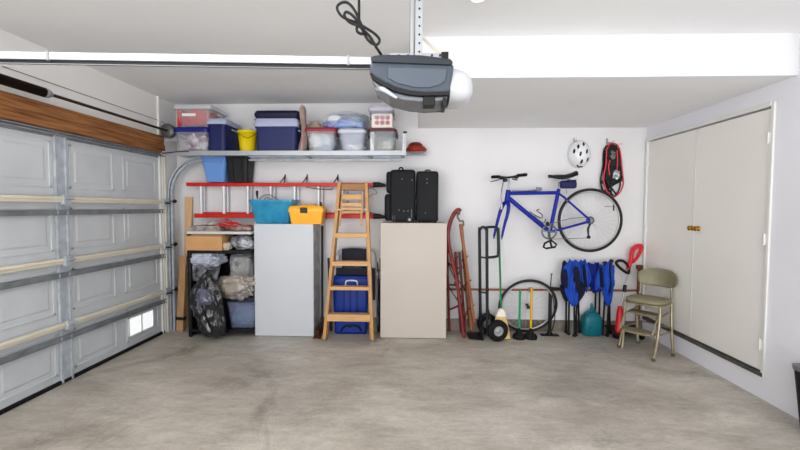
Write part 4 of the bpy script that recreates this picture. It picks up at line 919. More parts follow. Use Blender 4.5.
bw = thing('spare_bicycle_wheel', 'loose bicycle front wheel leaning on the back wall behind the plungers', 'bicycle wheel', (wc_.x, wc_.y-.08, 0))
spoked_wheel(bw, wc_, ax_, Rw, mat('dark_grey_tyre', '#3A3836', .7), 28, .015)

# plungers
def plunger(px, py, ptop, hm, label):
    f_ = FL(px, py); f_.y += .0; t = thing('plunger', label, 'plunger', (f_.x, f_.y, 0))
    MB().lathe([(.070, .0), (.072, .02), (.062, .045), (.035, .062), (.032, .085), (.018, .10), (.014, .115), (.001, .115)], (f_.x, f_.y, 0), (0, 0, 1), 24).build('cup', BLKR, t)
    MB().cyl((f_.x, f_.y, .09), (f_.x+.004, f_.y, A(px, ptop, f_.y).z), .0125, 10).build('handle', hm, t)
plunger(519, 338.3, 291, mat('teal_green_stick', '#2AA57A', .4), 'plunger with teal green handle and black cup')
plunger(530.5, 338.3, 287, mat('yellow_stick', '#E0B81C', .4), 'plunger with yellow handle and black cup')
# floor pump
f_ = FL(549.5, 335.5); fp = thing('floor_pump', 'black bicycle floor pump with wide handle', 'pump', (f_.x, f_.y, 0))
MB().b2((f_.x-.10, f_.y-.035, .0), (f_.x+.10, f_.y+.035, .014)).lathe([(.045, .01), (.03, .03), (.024, .045)], (f_.x, f_.y, 0), (0, 0, 1), 16).build('foot_plate', BLK, fp, bevel=.005)
zh = A(551, 289, f_.y).z
MB().cyl((f_.x, f_.y, .03), (f_.x, f_.y, zh-.03), .019, 14).build('barrel', BLK, fp)
a_, b_ = A(541.5, 284.5, f_.y), A(563.5, 289, f_.y)
MB().tube([V((a_.x, f_.y-.01, a_.z)), V((f_.x, f_.y, zh+.01)), V((b_.x, f_.y+.01, b_.z))], [.014, .018, .014], 10, spl=4).build('handle', BLK, fp)
MB().tube([V((f_.x, f_.y, zh)), A(551, 280, f_.y), A(551.5, 274.5, f_.y)], .006, 8).lathe([(.006, -.0), (.016, .006), (.001, .012)], A(551.5, 274.5, f_.y), (0, 0, 1), 10).build('rod', BLK, fp)
MB().tube([V((f_.x+.02, f_.y-.01, .06)), V((f_.x+.05, f_.y-.02, .2)), V((f_.x+.03, f_.y-.025, .4)), V((f_.x+.01, f_.y-.02, zh-.05))], .005, 6, spl=5).build('hose', BLKR, fp)

# ------------------------------------------------------------ bicycle on the wall
YK = 4.52
BLU = mat('metallic_blue_paint', '#0E2CA0', .45, 0, spec=.25)
bk = thing('bicycle', 'blue bicycle without its front wheel hanging on the back wall', 'bicycle', (A(549, 215, YK).x, YK, A(549, 251, YK).z))
K = lambda x, y, dy=0: A(x, y, YK+dy)
def kt(pl, r, nm, m=BLU, spl=0, par=None, n=8): return MB().tube([K(*p) for p in pl], r, n, spl=spl).build(nm, m, par or bk)
frm = MB()
for pl, r in ((((508.5, 193.3), (558, 192.8)), .016), (((507.8, 197.5), (548.6, 231)), .019), (((558.8, 189), (550, 231.5)), .016), (((508.6, 190), (506.8, 201)), .021)):
    frm.tube([K(*p) for p in pl], r*1.3, 10)
for s_ in (-.05, .05):
    frm.tube([K(559.5, 194, s_*.3), K(563, 196.5, s_*.8), K(590, 220, s_*1.3)], .012, 8); frm.tube([K(550.5, 231.8, s_*.4), K(560, 229.5, s_*.9), K(590, 221.3, s_*1.3)], .013, 8)
frm.cyl(K(549, 231.5, -.035), K(549, 231.5, .035), .022, 14)
frm.build('frame', BLU, bk)
# fork turned towards the room
fk = MB(); dirx = V((.62, -.78, 0)); hd = K(506.5, 202)
s_u = V((-.012, 0, -.04))
for s_ in (-1, 1):
    o_ = dirx*.055*s_
    b0 = K(506, 204)+o_*.6; b1 = K(504, 212)+o_; b2 = K(500.5, 225)+o_; b3 = K(497.8, 237)+o_
    fk.tube([K(506.5, 202), b0, b1, b2, b3], [.019, .022, .020, .016, .012], 8, spl=3)
fk.build('fork', BLU, bk)
for s_ in (-1, 1): p = K(497.8, 237)+dirx*.055*s_; MB().box(p+V((0, 0, -.008)), (.012, .008, .03)).build('dropout', DKST, bk)
st = K(509.2, 178.5)
MB().tube([K(508.6, 190), K(509, 183), K(508.8, 179)], .013, 8).tube([K(509, 182), K(505, 178.5, -.03)], .011, 8).build('stem', ALU, bk)
hb = K(508.5, 176.8, -.03); wv = V((.66, -.75, 0))
L0 = hb-wv*.225; L1 = hb+wv*.225
MB().tube([L0+V((0, 0, .01)), hb-wv*.12+V((0, 0, .004)), hb-V((0, 0, .006)), hb+wv*.12+V((0, 0, .004)), L1+V((0, 0, .01))], .0115, 8, spl=4).build('handlebar', BLK, bk)
for e, s_ in ((L0, 1), (L1, -1)):
    MB().tube([e+V((0, 0, .01)), e+wv*.11*s_+V((0, 0, .007))], .018, 10).build('grip', BLKR, bk)
    MB().tube([e+wv*.14*s_+V((0, 0, .0)), e+wv*.13*s_+V((-.04, -.02, -.03)), e+wv*.05*s_+V((-.055, -.02, -.045))], .006, 6, spl=3).build('brake_lever', mat('grey_lever', '#55575B', .4, .5), bk)
    MB().tube([e+wv*.15*s_, hb+V((-.05, -.03, -.02)), K(501, 196, -.05), K(503.5, 208, -.02)], .003, 6, spl=6).build('cable', mat('grey_cable', '#6A6C70', .5), bk)
for e in (L0+wv*.13, L1-wv*.13): MB().blob(e+V((0, -.015, -.008)), (.028, .02, .02), 81, .08, 2, 3).build('shifter', BLK, bk)
MB().blob(K(505, 180, -.06), (.024, .016, .022), 80, .05, 2, 3).build('light', DKST, bk)
MB().tube([K(501.5, 204, -.04), K(501.5, 209.5, -.04)], .012, 8).build('brake_arm', ALU, bk)
# seat post, saddle, bag
kt([(559, 190), (560.8, 181)], .0125, 'seat_post', ALU)
pr = [(548.5, 176.2, .022), (553, 176.6, .03), (559, 177, .045), (565, 177, .075), (571, 175.2, .08), (575.5, 173.2, .07), (577, 173.6, .04)]
rg = []
for x, y, w_ in pr:
    c = K(x, y); t_ = .026 if w_ > .03 else .018
    rg.append([c+V((0, w_*cos(q), t_*sin(q)-.02*(abs(cos(q))**3)*(w_/.08))) for q in [2*pi*j/16 for j in range(16)]])
MB().rings(rg).build('saddle', mat('black_saddle', '#1C1D20', .45), bk)
kt([(553, 179.5), (560, 181.5), (570, 179)], .005, 'saddle_rail', STEEL)
rbx = MB(); p0_, p1_ = K(559.5, 181), K(575.5, 188.5)
rbox(rbx, p0_.x, p1_.x, YK-.05, YK+.05, p1_.z, p0_.z, .02).build('saddle_bag', mat('navy_nylon', '#1E2560', .6), bk)
p2_ = K(572, 179.3); MB().b2((p2_.x-.05, YK-.04, p0_.z-.004), (p2_.x+.035, YK+.04, p0_.z+.012)).build('bag_flap', BLK, bk, bevel=.004)
kt([(566, 189), (566.5, 193.5)], .003, 'tail_strap', mat('pale_strap', '#8B8D8F', .6))
# wheel
rw = bpy.data.objects.new('rear_wheel', None); COL.objects.link(rw); rw.parent = bk; 
cw = K(590, 220.3); rw.location = cw-bk.location
spoked_wheel(rw, cw, (0, 1, 0), 31.5*YK/405, mat('brown_black_tyre', '#3B3330', .7), 32, .015)
MB().lathe([(.02, 0), (.045, .002), (.045, .008), (.035, .012), (.035, .02), (.025, .024), (.02, .024)], K(590, 220.5, -.035), (0, -1, 0), 22).build('cassette', mat('grey_cassette', '#8D8F93', .35, .8), rw)
MB().lathe([(.066, 0), (.085, .001), (.085, .005), (.066, .006), (.066, 0)], K(549, 231.8, -.045), (0, -1, 0), 32).lathe([(.001, 0), (.022, 0), (.022, .008), (.001, .008)], K(549, 231.8, -.045), (0, -1, 0), 16).beam(K(549, 231.8, -.048)+V((-.07, 0, .01)), K(549, 231.8, -.048)+V((.07, 0, -.01)), .014, .004).beam(K(549, 231.8, -.048)+V((.01, 0, .07)), K(549, 231.8, -.048)+V((-.01, 0, -.07)), .014, .004).build('chainring', mat('silver_grey_metal', '#7E8186', .35, .6), bk)
ch = MB(); ch.tube([K(549, 224.3, -.05), K(570, 218.5, -.05), K(590, 216.8, -.05)], .004, 6).tube([K(549, 239.2, -.05), K(570, 238.5, -.05), K(588, 238, -.05)], .004, 6)
ch.build('chain', mat('chain_metal', '#8E8A86', .4, .7), bk)
kt([(549, 231.8, -.06), (551, 243, -.075)], .009, 'crank', mat('dark_grey_crank', '#54565A', .35, .6))
MB().tube([K(543.5, 247, -.09), K(544.5, 243.5, -.09), K(551, 240, -.09), K(556.5, 244.5, -.09), K(555, 247, -.09), K(546, 248.5, -.09)], .012, 6, closed=True).tube([K(550, 241, -.08), K(552, 248, -.09)], .012, 6).build('pedal', BLK, bk)
MB().tube([K(590, 224, -.05), K(588, 229, -.055), K(588.5, 237, -.055)], [.012, .013, .008], 8).lathe([(.001, 0), (.02, 0), (.02, .008), (.001, .008)], K(588.5, 237, -.05), (0, -1, 0), 14).build('derailleur', mat('dark_derailleur', '#3D3E42', .4, .6), bk)
kt([(564, 196, -.03), (567.5, 201, -.045)], .011, 'rear_brake', ALU)
cg = MB(); cg.tube([K(530, 211.5, -.03), K(533, 214, -.05), K(541, 218, -.06), K(542, 214.5, -.06), K(536.5, 210.5, -.05), K(539.5, 209.5, -.05)], .006, 6, spl=3).tube([K(534, 216, -.03), K(543, 223, -.05), K(546, 219, -.05)], .006, 6, spl=3)
cg.build('bottle_cage', mat('dull_silver', '#54565A', .35, .5), bk)
MB().blob(K(547.5, 224, -.04), (.02, .02, .024), 83, .1, 2, 3).build('front_derailleur', mat('dark_mech', '#3A3A3E', .4, .5), bk)
tp_ = MB(); tp_.tube([K(512, 190.8, -.005), K(530, 191, -.005)], .004, 6); tp_.build('top_cable', BLK, bk)
# hanging brackets
bh = thing('bike_hook', 'small grey wall hook carrying the bicycle top tube', 'hook', K(538.5, 192))
MB().b2((K(535, 189).x, YK-.03, K(535, 190).z-.006), (K(541, 189).x, D-.002, K(535, 190).z+.006)).b2((K(535, 189).x, YK-.034, K(535, 190).z-.006), (K(541, 189).x, YK-.028, K(535, 190).z+.028)).build('arm', mat('grey_bracket', '#77797E', .4, .5), bh, bevel=.002)
q = A(609.5, 206.5, 4.7); tag(MB().cyl((q.x, 4.6, q.z), (q.x, D, q.z), .003, 8).tube([(q.x, 4.605, q.z+.05), (q.x, 4.60, q.z-.05)], .0075, 8).build('wall_peg', BLK), 'short black wall peg showing through the bicycle rear wheel', 'hook')

# helmet
hc = A(581.7, 153.3, 4.70)
hm = thing('bicycle_helmet', 'white bicycle helmet with dark vents hanging on the wall', 'helmet', (hc.x, 4.74, hc.z-.15))
rx, rz = 10.8*4.7/405, 13.7*4.7/405
bm_ = MB(); vs = []; rg = []
for i in range(14):
    t = i/13*pi/2; k = cos(t)
    rg.append([V((hc.x+rx*k*cos(q), 4.785-.125*sin(t), hc.z+rz*k*sin(q))) for q in [2*pi*j/32 for j in range(32)]])
rg[-1] = [V((hc.x+.002*cos(q), 4.785-.125, hc.z+.002*sin(q))) for q in [2*pi*j/32 for j in range(32)]]
bm_.rings(rg).build('shell', mat('gloss_white_shell', '#E6E6EA', .25, coat=.5), hm)
for (x, y) in ((578.5, 146.5), (584, 144), (580, 154), (586.5, 151.5), (581.8, 161.5), (588, 159.5), (574.8, 151)):
    p = A(x, y, 4.68); nx, nz_ = (p.x-hc.x)/rx, (p.z-hc.z)/rz; r2 = min(.95, nx*nx+nz_*nz_); yy = 4.785-.125*sqrt(1-r2)
    nn = V((nx/rx, -sqrt(1-r2)/.125, nz_/rz)).normalized()
    Mx = V((0, 0, 1)).rotation_difference(nn).to_matrix().to_4x4(); Mx.translation = V((p.x, yy, p.z))
    o_ = MB(); ring = [V((.009*cos(q), .019*sin(q), h_)) for h_ in (0,) for q in [2*pi*j/12 for j in range(12)]]
    ry = Matrix.Rotation(radians(-12), 4, 'Y')
    # elongated vent, long axis vertical
    ux = V((1, 0, 0)); ux = (ux-nn*ux.dot(nn)).normalized(); uz = nn.cross(ux); uz = uz if uz.z > 0 else -uz
    c_ = V((p.x, yy, p.z)); r0 = [c_+ux*(.013*cos(q))+uz*(.026*sin(q)+.008*cos(q))-nn*.006 for q in [2*pi*j/14 for j in range(14)]]; r1 = [v+nn*.009 for v in r0]
    o_.rings([r0, r1], smooth=False).build('vent', mat('vent_black', '#26272B', .6), hm)
MB().tube(pxs([(577, 165), (578.5, 167), (582.5, 166.5)], 4.72), .007, 6, spl=3).build('strap', BLK, hm)
q = A(575.5, 140, 4.75); tag(MB().b2((q.x-.008, D-.012, q.z-.02), (q.x+.008, D-.001, q.z+.03)).tube([(q.x, D-.01, q.z-.01), (q.x, 4.73, q.z-.014), (q.x, 4.725, q.z+.01)], .004, 6).build('wall_hook', ALU), 'small steel hook above the white helmet', 'hook')

# snowshoes
SRED = mat('pink_red_enamel', '#D42A48', .35); SDK = mat('black_snowshoe_deck', '#1D2424', .6)
def snowshoe(dx, dy, Y, label, framem):
    t = thing('snowshoe', label, 'snowshoe', (A(612+dx, 170, Y).x, Y, A(612, 198+dy, Y).z), 0)
    out = [(612.5, 143.5), (616.5, 144.5), (619.5, 149), (621, 158), (622, 168), (623, 178), (623, 185), (620, 192), (615, 196.5), (611, 196), (606.5, 190), (603.8, 182), (604, 175), (606, 165), (606.5, 155), (607, 149), (609.5, 144.6)]
    out = [(x+dx, y+dy) for x, y in out]
    pts = pxs(out, Y); MB().tube(pts, .0085, 8, closed=True, spl=4).build('frame', framem, t)
    inn = [(612.5, 144), (616.5, 145.5), (619.2, 151), (620.5, 160), (621.5, 170), (622.3, 181), (617, 184), (611, 185), (605.5, 182), (606, 172), (607.2, 160), (607.6, 152), (609.5, 146)]
    P_ = [A(x+dx, y+dy, Y) for x, y in inn]; k = len(P_)
    MB().prism([(p.x, p.z) for p in P_], Y-.003, Y+.003).build('deck', SDK, t)
    for (u, v) in (((607, 150), (618.5, 149)), ((606.5, 158), (620.5, 157)), ((606, 166), (621.5, 167)), ((604, 180), (622.8, 177)), ((607, 190), (620, 180)), ((606, 181), (616, 194)), ((611, 181), (611, 195))):
        MB().tube([A(u[0]+dx, u[1]+dy, Y-.007), A(v[0]+dx, v[1]+dy, Y-.007)], .009, 6).build('strap', SDK, t)
    return t
s_a = snowshoe(-3, 1.5, 4.765, 'snowshoe partly hidden behind the front one, black frame edge', SDK)
s_b = snowshoe(0, 0, 4.72, 'pink-red framed snowshoe with silver binding hanging in front', SRED)
MB().tube(pxs([(609.5, 175), (608.5, 166), (610, 160)], 4.705), .007, 6).tube(pxs([(617, 150), (617.5, 160), (617, 172)], 4.705), .007, 6).build('red_strap', SRED, s_b)
MB().blob(A(616, 175, 4.70), (.034, .02, .045), 90, .25, 2.5, 4, .3).build('binding', mat('silver_binding', '#D5D7DA', .35, .5, col2='#5E6063', nscale=30), s_b)
MB().blob(A(613, 155, 4.71), (.028, .01, .05), 91, .1, 2.5, 4, .1).build('toe_plate', mat('speckled_deck', '#2A3030', .5, col2='#8C9090', nscale=45, namt=.2), s_b)
MB().tube(pxs([(618.5, 145), (621, 143.5), (622, 144.5)], 4.71), .004, 6).build('tip_loop', ALU, s_b)
MB().tube(pxs([(606, 178, 0), (601.5, 183), (602, 190), (606, 193)], 4.73), .006, 6, spl=4).build('heel_strap', BLK, s_b)
q = A(608.7, 140.5, 4.75); tag(MB().b2((q.x-.008, D-.012, q.z-.03), (q.x+.008, D-.001, q.z+.03)).tube([(q.x, D-.01, q.z-.02), (q.x+.03, 4.72, q.z-.03), (q.x+.03, 4.70, q.z-.01)], .005, 6).build('wall_hook', GALVD), 'grey steel hook above the snowshoes', 'hook')

# ------------------------------------------------------------ folded camp chairs
CHB = mat('royal_blue_canvas', '#255FC4', .7, col2='#1A4AA4', nscale=6, bump=.3, bscale=60); CHN = mat('navy_canvas', '#161C38', .8, bump=.2, bscale=60)
def gather(px_prof, Y, depth, m, nm, par, folds=7, seed=0, amp=.14):
    rg = []; n = 56
    for k, (py, x0_, x1_) in enumerate(px_prof):
        p0_, p1_ = A(x0_, py, Y), A(x1_, py, Y); c = (p0_+p1_)/2; w_ = (p1_.x-p0_.x)/2; e = 1 if 0 < k < len(px_prof)-1 else .55
        rg.append([V((c.x+w_*cos(q)*(1+amp*.6*sin(folds*q+seed+.5*k)+.10*sin(3*q+k*1.3+seed)), c.y+depth*e*sin(q)*(1+amp*2.4*sin((folds+2)*q+seed*2+.55*k)+.25*sin(3*q+k*.9+seed)), c.z+.02*sin(3*q+seed+k)+.01*sin(7*q+k*1.7))) for q in [2*pi*j/n for j in range(n)]])
    for r_ in rg:
        for v in r_: v += noise.noise_vector(v*11+V((seed, 0, seed)))*.022+noise.noise_vector(v*26)*.008
    o = MB().rings(rg).build(nm, m, par); o.modifiers.new('s', 'SUBSURF').render_levels = 1; return o
def leg(px0, py0, px1, py1, y0, y1, par, m=BLK, r=.011):
    q = FL(px1, py1); q.y = y1; q.x = A(px1, py1, y1).x; q.z = .006
    p = A(px0, py0, y0); l = MB().tube([p, q], r, 8).build('leg', m, par); return q
c1 = thing('folded_camp_chair', 'folded blue camp chair at left with dark side flaps and black legs', 'camp chair', (A(573, 330, 4.66).x, 4.66, 0))
gather([(261.5, 569, 575), (264, 565, 579), (270, 563.5, 581), (280, 563, 580), (288, 563.5, 579), (296, 566, 578), (301, 569, 577), (305, 571.5, 575)], 4.58, .035, CHB, 'seat_cloth', c1, 5, 1)
gather([(263, 562, 572), (270, 560.8, 568), (280, 560.6, 567), (288, 561.5, 567)], 4.63, .05, CHN, 'back_cloth', c1, 5, 2)
gather([(284, 579, 582), (288, 578, 585), (293, 576, 584.5), (299, 574, 580), (303, 573, 576)], 4.62, .03, CHN, 'side_flap', c1, 4, 3)
gather([(287, 561, 564), (291, 560, 566.5), (296, 561.5, 569), (301, 566, 571)], 4.62, .03, CHN, 'side_flap', c1, 4, 4)
gather([(267, 574, 577), (274, 573, 578.5), (282, 574, 580), (291, 575.5, 579)], 4.545, .015, CHN, 'front_fold_shade', c1, 4, 21)  # navy patches added on the blue cloth, shade of the folds as colour
gather([(270, 564, 566), (278, 563, 567.5), (288, 564.5, 568)], 4.55, .015, CHN, 'front_fold_shade', c1, 4, 22)
for (x0_, x1_, yb_, Yt, Yb) in ((566.5, 566, 331, 4.66, 4.72), (570, 568.5, 333.5, 4.6, 4.66), (574, 574.5, 335, 4.56, 4.60), (578, 579, 330, 4.66, 4.74), (577.5, 576, 334.5, 4.58, 4.62)):
    q = leg(x0_, 268, x1_, yb_, Yt, Yb, c1); MB().blob((q.x, q.y, .016), (.02, .02, .016), 3, .02, 1, 2).build('foot', BLK, c1)
c2 = thing('folded_camp_chair', 'folded blue camp chair at right with draped folds, behind the teal can', 'camp chair', (A(604, 330, 4.68).x, 4.68, 0))
gather([(261.5, 580, 586), (266, 578, 590), (274, 578.5, 591), (282, 580.5, 590), (287, 583, 589), (290, 585, 587)], 4.64, .04, CHB, 'arm_cloth', c2, 5, 5)
gather([(264, 588, 598), (268, 586, 600), (276, 588, 600), (284, 590, 600), (291, 592, 600)], 4.66, .04, mat('deep_blue_canvas', '#0F2C86', .8), 'back_cloth', c2, 5, 6)
gather([(263, 604, 611), (268, 601, 612.5), (276, 600, 614), (284, 602, 614.5), (292, 603, 613), (300, 604.5, 611.5), (305, 606, 609)], 4.60, .045, CHB, 'seat_cloth', c2, 6, 7)
gather([(266, 600, 604), (272, 597, 603), (280, 595, 603), (288, 595.5, 600)], 4.58, .025, CHB, 'front_flap', c2, 4, 9)
gather([(267, 609, 613), (271, 608, 614.5), (276, 608, 613)], 4.62, .035, CHB, 'side_flap', c2, 4, 11)
gather([(279, 611, 614), (282, 610, 616), (285, 610, 614)], 4.63, .03, CHB, 'side_flap', c2, 3, 12)
gather([(268, 600, 603), (276, 599, 604), (286, 600, 604)], 4.555, .015, CHN, 'front_fold_shade', c2, 4, 23)  # these navy pieces put fold shade into the blue cloth
gather([(272, 608, 610), (282, 607.5, 611), (294, 608, 610.5)], 4.56, .015, CHN, 'front_fold_shade', c2, 4, 24)
gather([(266, 583, 585), (276, 582, 586.5), (286, 584, 587)], 4.60, .015, CHN, 'arm_fold_shade', c2, 4, 25)
for (x0_, y0_, x1_, yb_, Yt, Yb) in ((596, 276, 594.8, 330, 4.68, 4.74), (600, 276, 599, 331, 4.66, 4.72), (607, 262, 602.5, 333, 4.6, 4.66), (610.5, 262, 607, 334, 4.56, 4.62), (609, 266, 610, 330, 4.66, 4.73)):
    q = leg(x0_, y0_, x1_, yb_, Yt, Yb, c2); MB().blob((q.x, q.y, .016), (.02, .02, .016), 3, .02, 1, 2).build('foot', BLK, c2)
for (x_, y_) in ((604.5, 263), (611.5, 261)): MB().blob(A(x_, y_, 4.6), (.022, .02, .02), 5, .05, 1, 3).build('cap', BLK, c2)

# teal can
gc = thing('teal_jug', 'teal plastic jug with pointed spout on floor between the camp chairs', 'jug', (0, 0, 0))
f_ = FL(591, 334.5); gc.location = (f_.x, f_.y, 0); TJ = mat('dark_teal_plastic', '#167C86', .4, col2='#126C78', nscale=7)
k_ = 4.6/405
MB().rr((f_.x, f_.y, 0), [(0, .095, .07), (.015, .108, .08), (.17, .108, .08), (.21, .10, .074), (.26, .06, .045), (.275, .04, .03)], .05, 7, smooth=True).build('body', TJ, gc)
MB().tube([(f_.x+.01, f_.y, .25), (f_.x+.006, f_.y, .30), (f_.x-.002, f_.y-.005, .345), (f_.x-.004, f_.y-.005, .365)], [.03, .022, .014, .008], 12).build('spout', TJ, gc)
MB().tube([(f_.x+.045, f_.y, .235), (f_.x+.02, f_.y-.02, .295), (f_.x-.055, f_.y-.02, .26), (f_.x-.09, f_.y, .20)], .012, 8, spl=4).build('handle', TJ, gc)
MB().lathe([(.018, 0), (.018, .008), (.014, .01), (.001, .01)], (f_.x-.045, f_.y-.078, .10), (0, -1, 0), 16).build('cap', mat('deeper_teal', '#0F6470', .4), gc)

# trimmer
tr = thing('string_trimmer', 'red string trimmer with black D handle leaning against the wall', 'trimmer', (A(620, 330, 4.55).x, 4.55, 0))
TR = mat('bright_red_plastic', '#D8202C', .35)
YTt = lambda py: 4.50+.22*(335-py)/90
T_ = lambda x, y, dy=0: A(x, y, YTt(y)+dy)
MB().tube([T_(629.3, 266), T_(620.8, 308)], .0105, 8).build('shaft', STEEL, tr)
MB().tube([T_(620.3, 306), T_(620, 312), T_(619.3, 322), T_(618.3, 330), T_(618.2, 333)], [.02, .034, .04, .036, .022], 14, spl=3).build('motor_head', TR, tr)
MB().tube([T_(628, 270), T_(629.5, 264), T_(631.5, 258)], [.022, .026, .02], 12, spl=3).build('grip_body', TR, tr)
MB().tube([T_(631, 260), T_(632, 252), T_(635.5, 247), T_(640.5, 246), T_(641.3, 249), T_(638, 256), T_(635, 260), T_(631.5, 262)], [.024, .024, .026, .026, .022, .018, .018, .022], 10, closed=True, spl=4).build('loop_handle', TR, tr)
MB().tube([T_(628.5, 273, -.01), T_(622.5, 270, -.03), T_(616.5, 264, -.05), T_(617.5, 261, -.05), T_(623, 261, -.03), T_(628, 266, -.01)], .016, 8, closed=True, spl=4).build('assist_handle', BLK, tr)
MB().tube([T_(625.3, 285), T_(624, 292)], .02, 8).build('clamp', BLK, tr)
MB().tube([T_(617, 334)+V((0, 0, 0)), FL(615, 338)+V((0, -.0, .02))], [.02, .03], 8).build('guard', BLK, tr)
# low dolly
dl = thing('low_dolly', 'low black platform dolly with small casters behind the stool', 'dolly', (2.38, 4.62, 0))
MB().b2((2.22, 4.50, .07), (2.56, 4.77, .095)).build('platform', mat('dusty_black', '#2A2927', .7), dl, bevel=.006)
for (x_, y_) in ((2.26, 4.54), (2.52, 4.54), (2.26, 4.73), (2.52, 4.73)):
    MB().lathe([(.01, -.015), (.034, -.015), (.034, .015), (.01, .015)], (x_, y_, .034), (1, 0, 0), 16).box((x_, y_, .06), (.03, .03, .03)).build('caster', BLK, dl)
# wooden pick handle
wp = thing('wooden_mallet', 'long brown wooden handled mallet leaning in the corner behind the stool', 'mallet', (A(638, 325, 4.7).x, 4.72, .1))
p = A(639.5, 268, 4.76); q = A(637.5, 322, 4.74); q.z = .097
MB().beam(q, p, .034, .03).build('handle', mat('brown_handle_wood', '#8B5E3A', .6, col2='#6F4729', nscale=8, stretch=(5, 5, .7)), wp, bevel=.006)
MB().box(p+V((0, 0, .01)), (.062, .05, .05)).build('head', mat('dark_handle_wood', '#7A5436', .6), wp, bevel=.008)

# ------------------------------------------------------------ step stool chair
OLV = mat('olive_gold_vinyl', '#9E9980', .45, col2='#8C8870', nscale=8, namt=.5); BRS = mat('aged_gold_chrome', '#BDB49E', .3, .55, col2='#958A70', nscale=12)
TRD = mat('worn_tread_rubber', '#9C957C', .6, col2='#857E66', nscale=12)
fA, fB, fC = FL(618.8, 347.5), FL(653.4, 361.3), FL(673.3, 356.3)
u_ = (fB-fA).normalized(); ang = atan2(u_.y, u_.x)       # left to right across the front
sc = thing('step_stool_chair', 'retro olive step stool chair with fold-out steps by the closet doors', 'step stool', (0, 0, 0))
ctr = (fA+fC)/2; ctr.z = 0; sc.location = ctr
SH = .60
Sx = lambda p: p
def S(px, py, Y): return A(px, py, Y)
# seat: rounded square; corners from the picture's legs
u3 = V((.62, -.78, 0)).normalized(); n3 = V((-.78, -.62, 0)).normalized()   # u3: left->right along the front edge, n3: facing direction
seatc = A(648, 299.5, 4.22); hs = seatc.z
def SP(a, b, z): return V((seatc.x, seatc.y, 0))+u3*a+n3*b+V((0, 0, z))
def pad(mb, ha, hb_, z0, z1, bow=.25, cb=0, ca=0):
    rg = []
    for z, k in ((z0, .9), (z0+(z1-z0)*.25, 1), (z0+(z1-z0)*.75, 1), (z1, .9), (z1+.004, .5)):
        rg.append([SP(ca+ha*k*math.copysign(abs(cos(q))**.6, cos(q)), cb+hb_*k*math.copysign(abs(sin(q))**.6, sin(q)), z) for q in [2*pi*j/32 for j in range(32)]])
    mb.rings(rg)
    return mb
hsz = hs
pad(MB(), .185, .17, hsz-.02, hsz+.02).build('seat', OLV, sc)
pad(MB(), .187, .172, hsz-.04, hsz-.021).build('seat_rim', BRS, sc)
# legs (front legs sweep out)
tops = {'A': SP(-.165, .13, hsz-.03), 'B': SP(.165, .13, hsz-.03), 'C': SP(.165, -.14, hsz-.03), 'D': SP(-.165, -.14, hsz-.03)}
fD = fA+(fC-fB)*1.0
feet = {'A': fA, 'B': fB, 'C': fC, 'D': fD}
for k in 'ABCD':
    t_, g = tops[k], feet[k].copy(); g.z = .012; d2 = (V((g.x, g.y, 0))-V((t_.x, t_.y, 0)))
    m1 = V((t_.x, t_.y, 0))+d2*.12+V((0, 0, hsz*.62)); m2 = V((t_.x, t_.y, 0))+d2*.45+V((0, 0, hsz*.3))
    MB().tube([t_, m1, m2, g], .0145, 10, spl=5).build('leg', BRS, sc)
    MB().lathe([(.016, 0), (.017, .02), (.013, .03)], (g.x, g.y, 0), (0, 0, 1), 12).build('foot_tip', mat('grey_rubber_tip', '#6B6658', .7), sc)
# backrest
for k, a_, (px, py) in (('l', -.155, (645.5, 279)), ('r', .155, (672.5, 280))):
    MB().tube([SP(a_, -.14, hsz-.02), SP(a_*.98, -.175, hsz+.03), SP(a_*.95, -.175, hsz+.12), SP(a_*.95, -.195, hsz+.20)], .011, 10, spl=4).build('back_support', BRS, sc)
rg = []
P = []
for i in range(9):
    tz = i/8; row = []
    for j in range(17):
        s_ = j/16*2-1; inset = .055*(abs(tz*2-1)**3)
        wz = .20*(1-.12*abs(tz*2-1)**2.5); a_ = .03+s_*wz*.93; b_ = -.23+.10*(abs(s_)**2.0)
        row.append(SP(a_, b_, hsz+.115+.185*tz-.03*(abs(s_)**4)*(2*tz-1)))
    P.append(row)
MB().grid(P, .016, n3).build('backrest', OLV, sc)
# steps (fold-out)
def step(cb, z, ha, hb_, nm='step'):
    pad(MB(), ha, hb_, z-.022, z, cb=cb).build(nm, TRD, sc)
step(.06, hsz*.76, .15, .085); step(.20, hsz*.45, .145, .09)
ftR = FL(647.8, 358.3); ftL = fA+(ftR-fB)*.6+u3*.03
for a_, ft in ((-.15, ftL), (.15, ftR)):
    MB().tube([SP(a_, -.10, hsz*.76), SP(a_, .05, hsz*.735), SP(a_, .16, hsz*.70), SP(a_, .26, hsz*.44)], .010, 8, spl=3).build('step_frame', BRS, sc)
    t2 = SP(a_, .17, hsz*.43); g = t2+n3*.03; g.z = .01
    MB().tube([SP(a_, .10, hsz*.43), t2, t2.lerp(g, .4), g], .012, 8, spl=3).build('step_leg', BRS, sc)
for k0, k1, zz_ in (('A', 'D', .22), ('B', 'C', .22), ('D', 'C', .25)):
    def on(k, z): 
        t_, g = tops[k], feet[k]; f2 = 1-z/hsz; return V((t_.x, t_.y, 0)).lerp(V((g.x, g.y, 0)), f2*.62)+V((0, 0, z))
    MB().tube([on(k0, zz_), on(k1, zz_)], .007, 8).build('stretcher', BRS, sc)

# trash can, right edge
tcn = thing('trash_can', 'black trash can with grey rim cut off at the right edge', 'trash can', (2.72, 2.52, 0))
x0t = A(795.6, 375, 2.69).x; cxx = x0t+.137; 
MB().rr((cxx, 2.54, 0), [(0, .13, .13), (.02, .135, .135), (.42, .165, .165), (.42, .15, .15), (.02, .125, .125)], .05, 6).build('body', mat('black_bin_plastic', '#202127', .45), tcn)
MB().rr((cxx, 2.54, 0), [(.415, .168, .168), (.445, .172, .172), (.455, .15, .15), (.46, .1, .1)], .05, 6).build('rim', mat('grey_lid_plastic', '#83868C', .4), tcn)

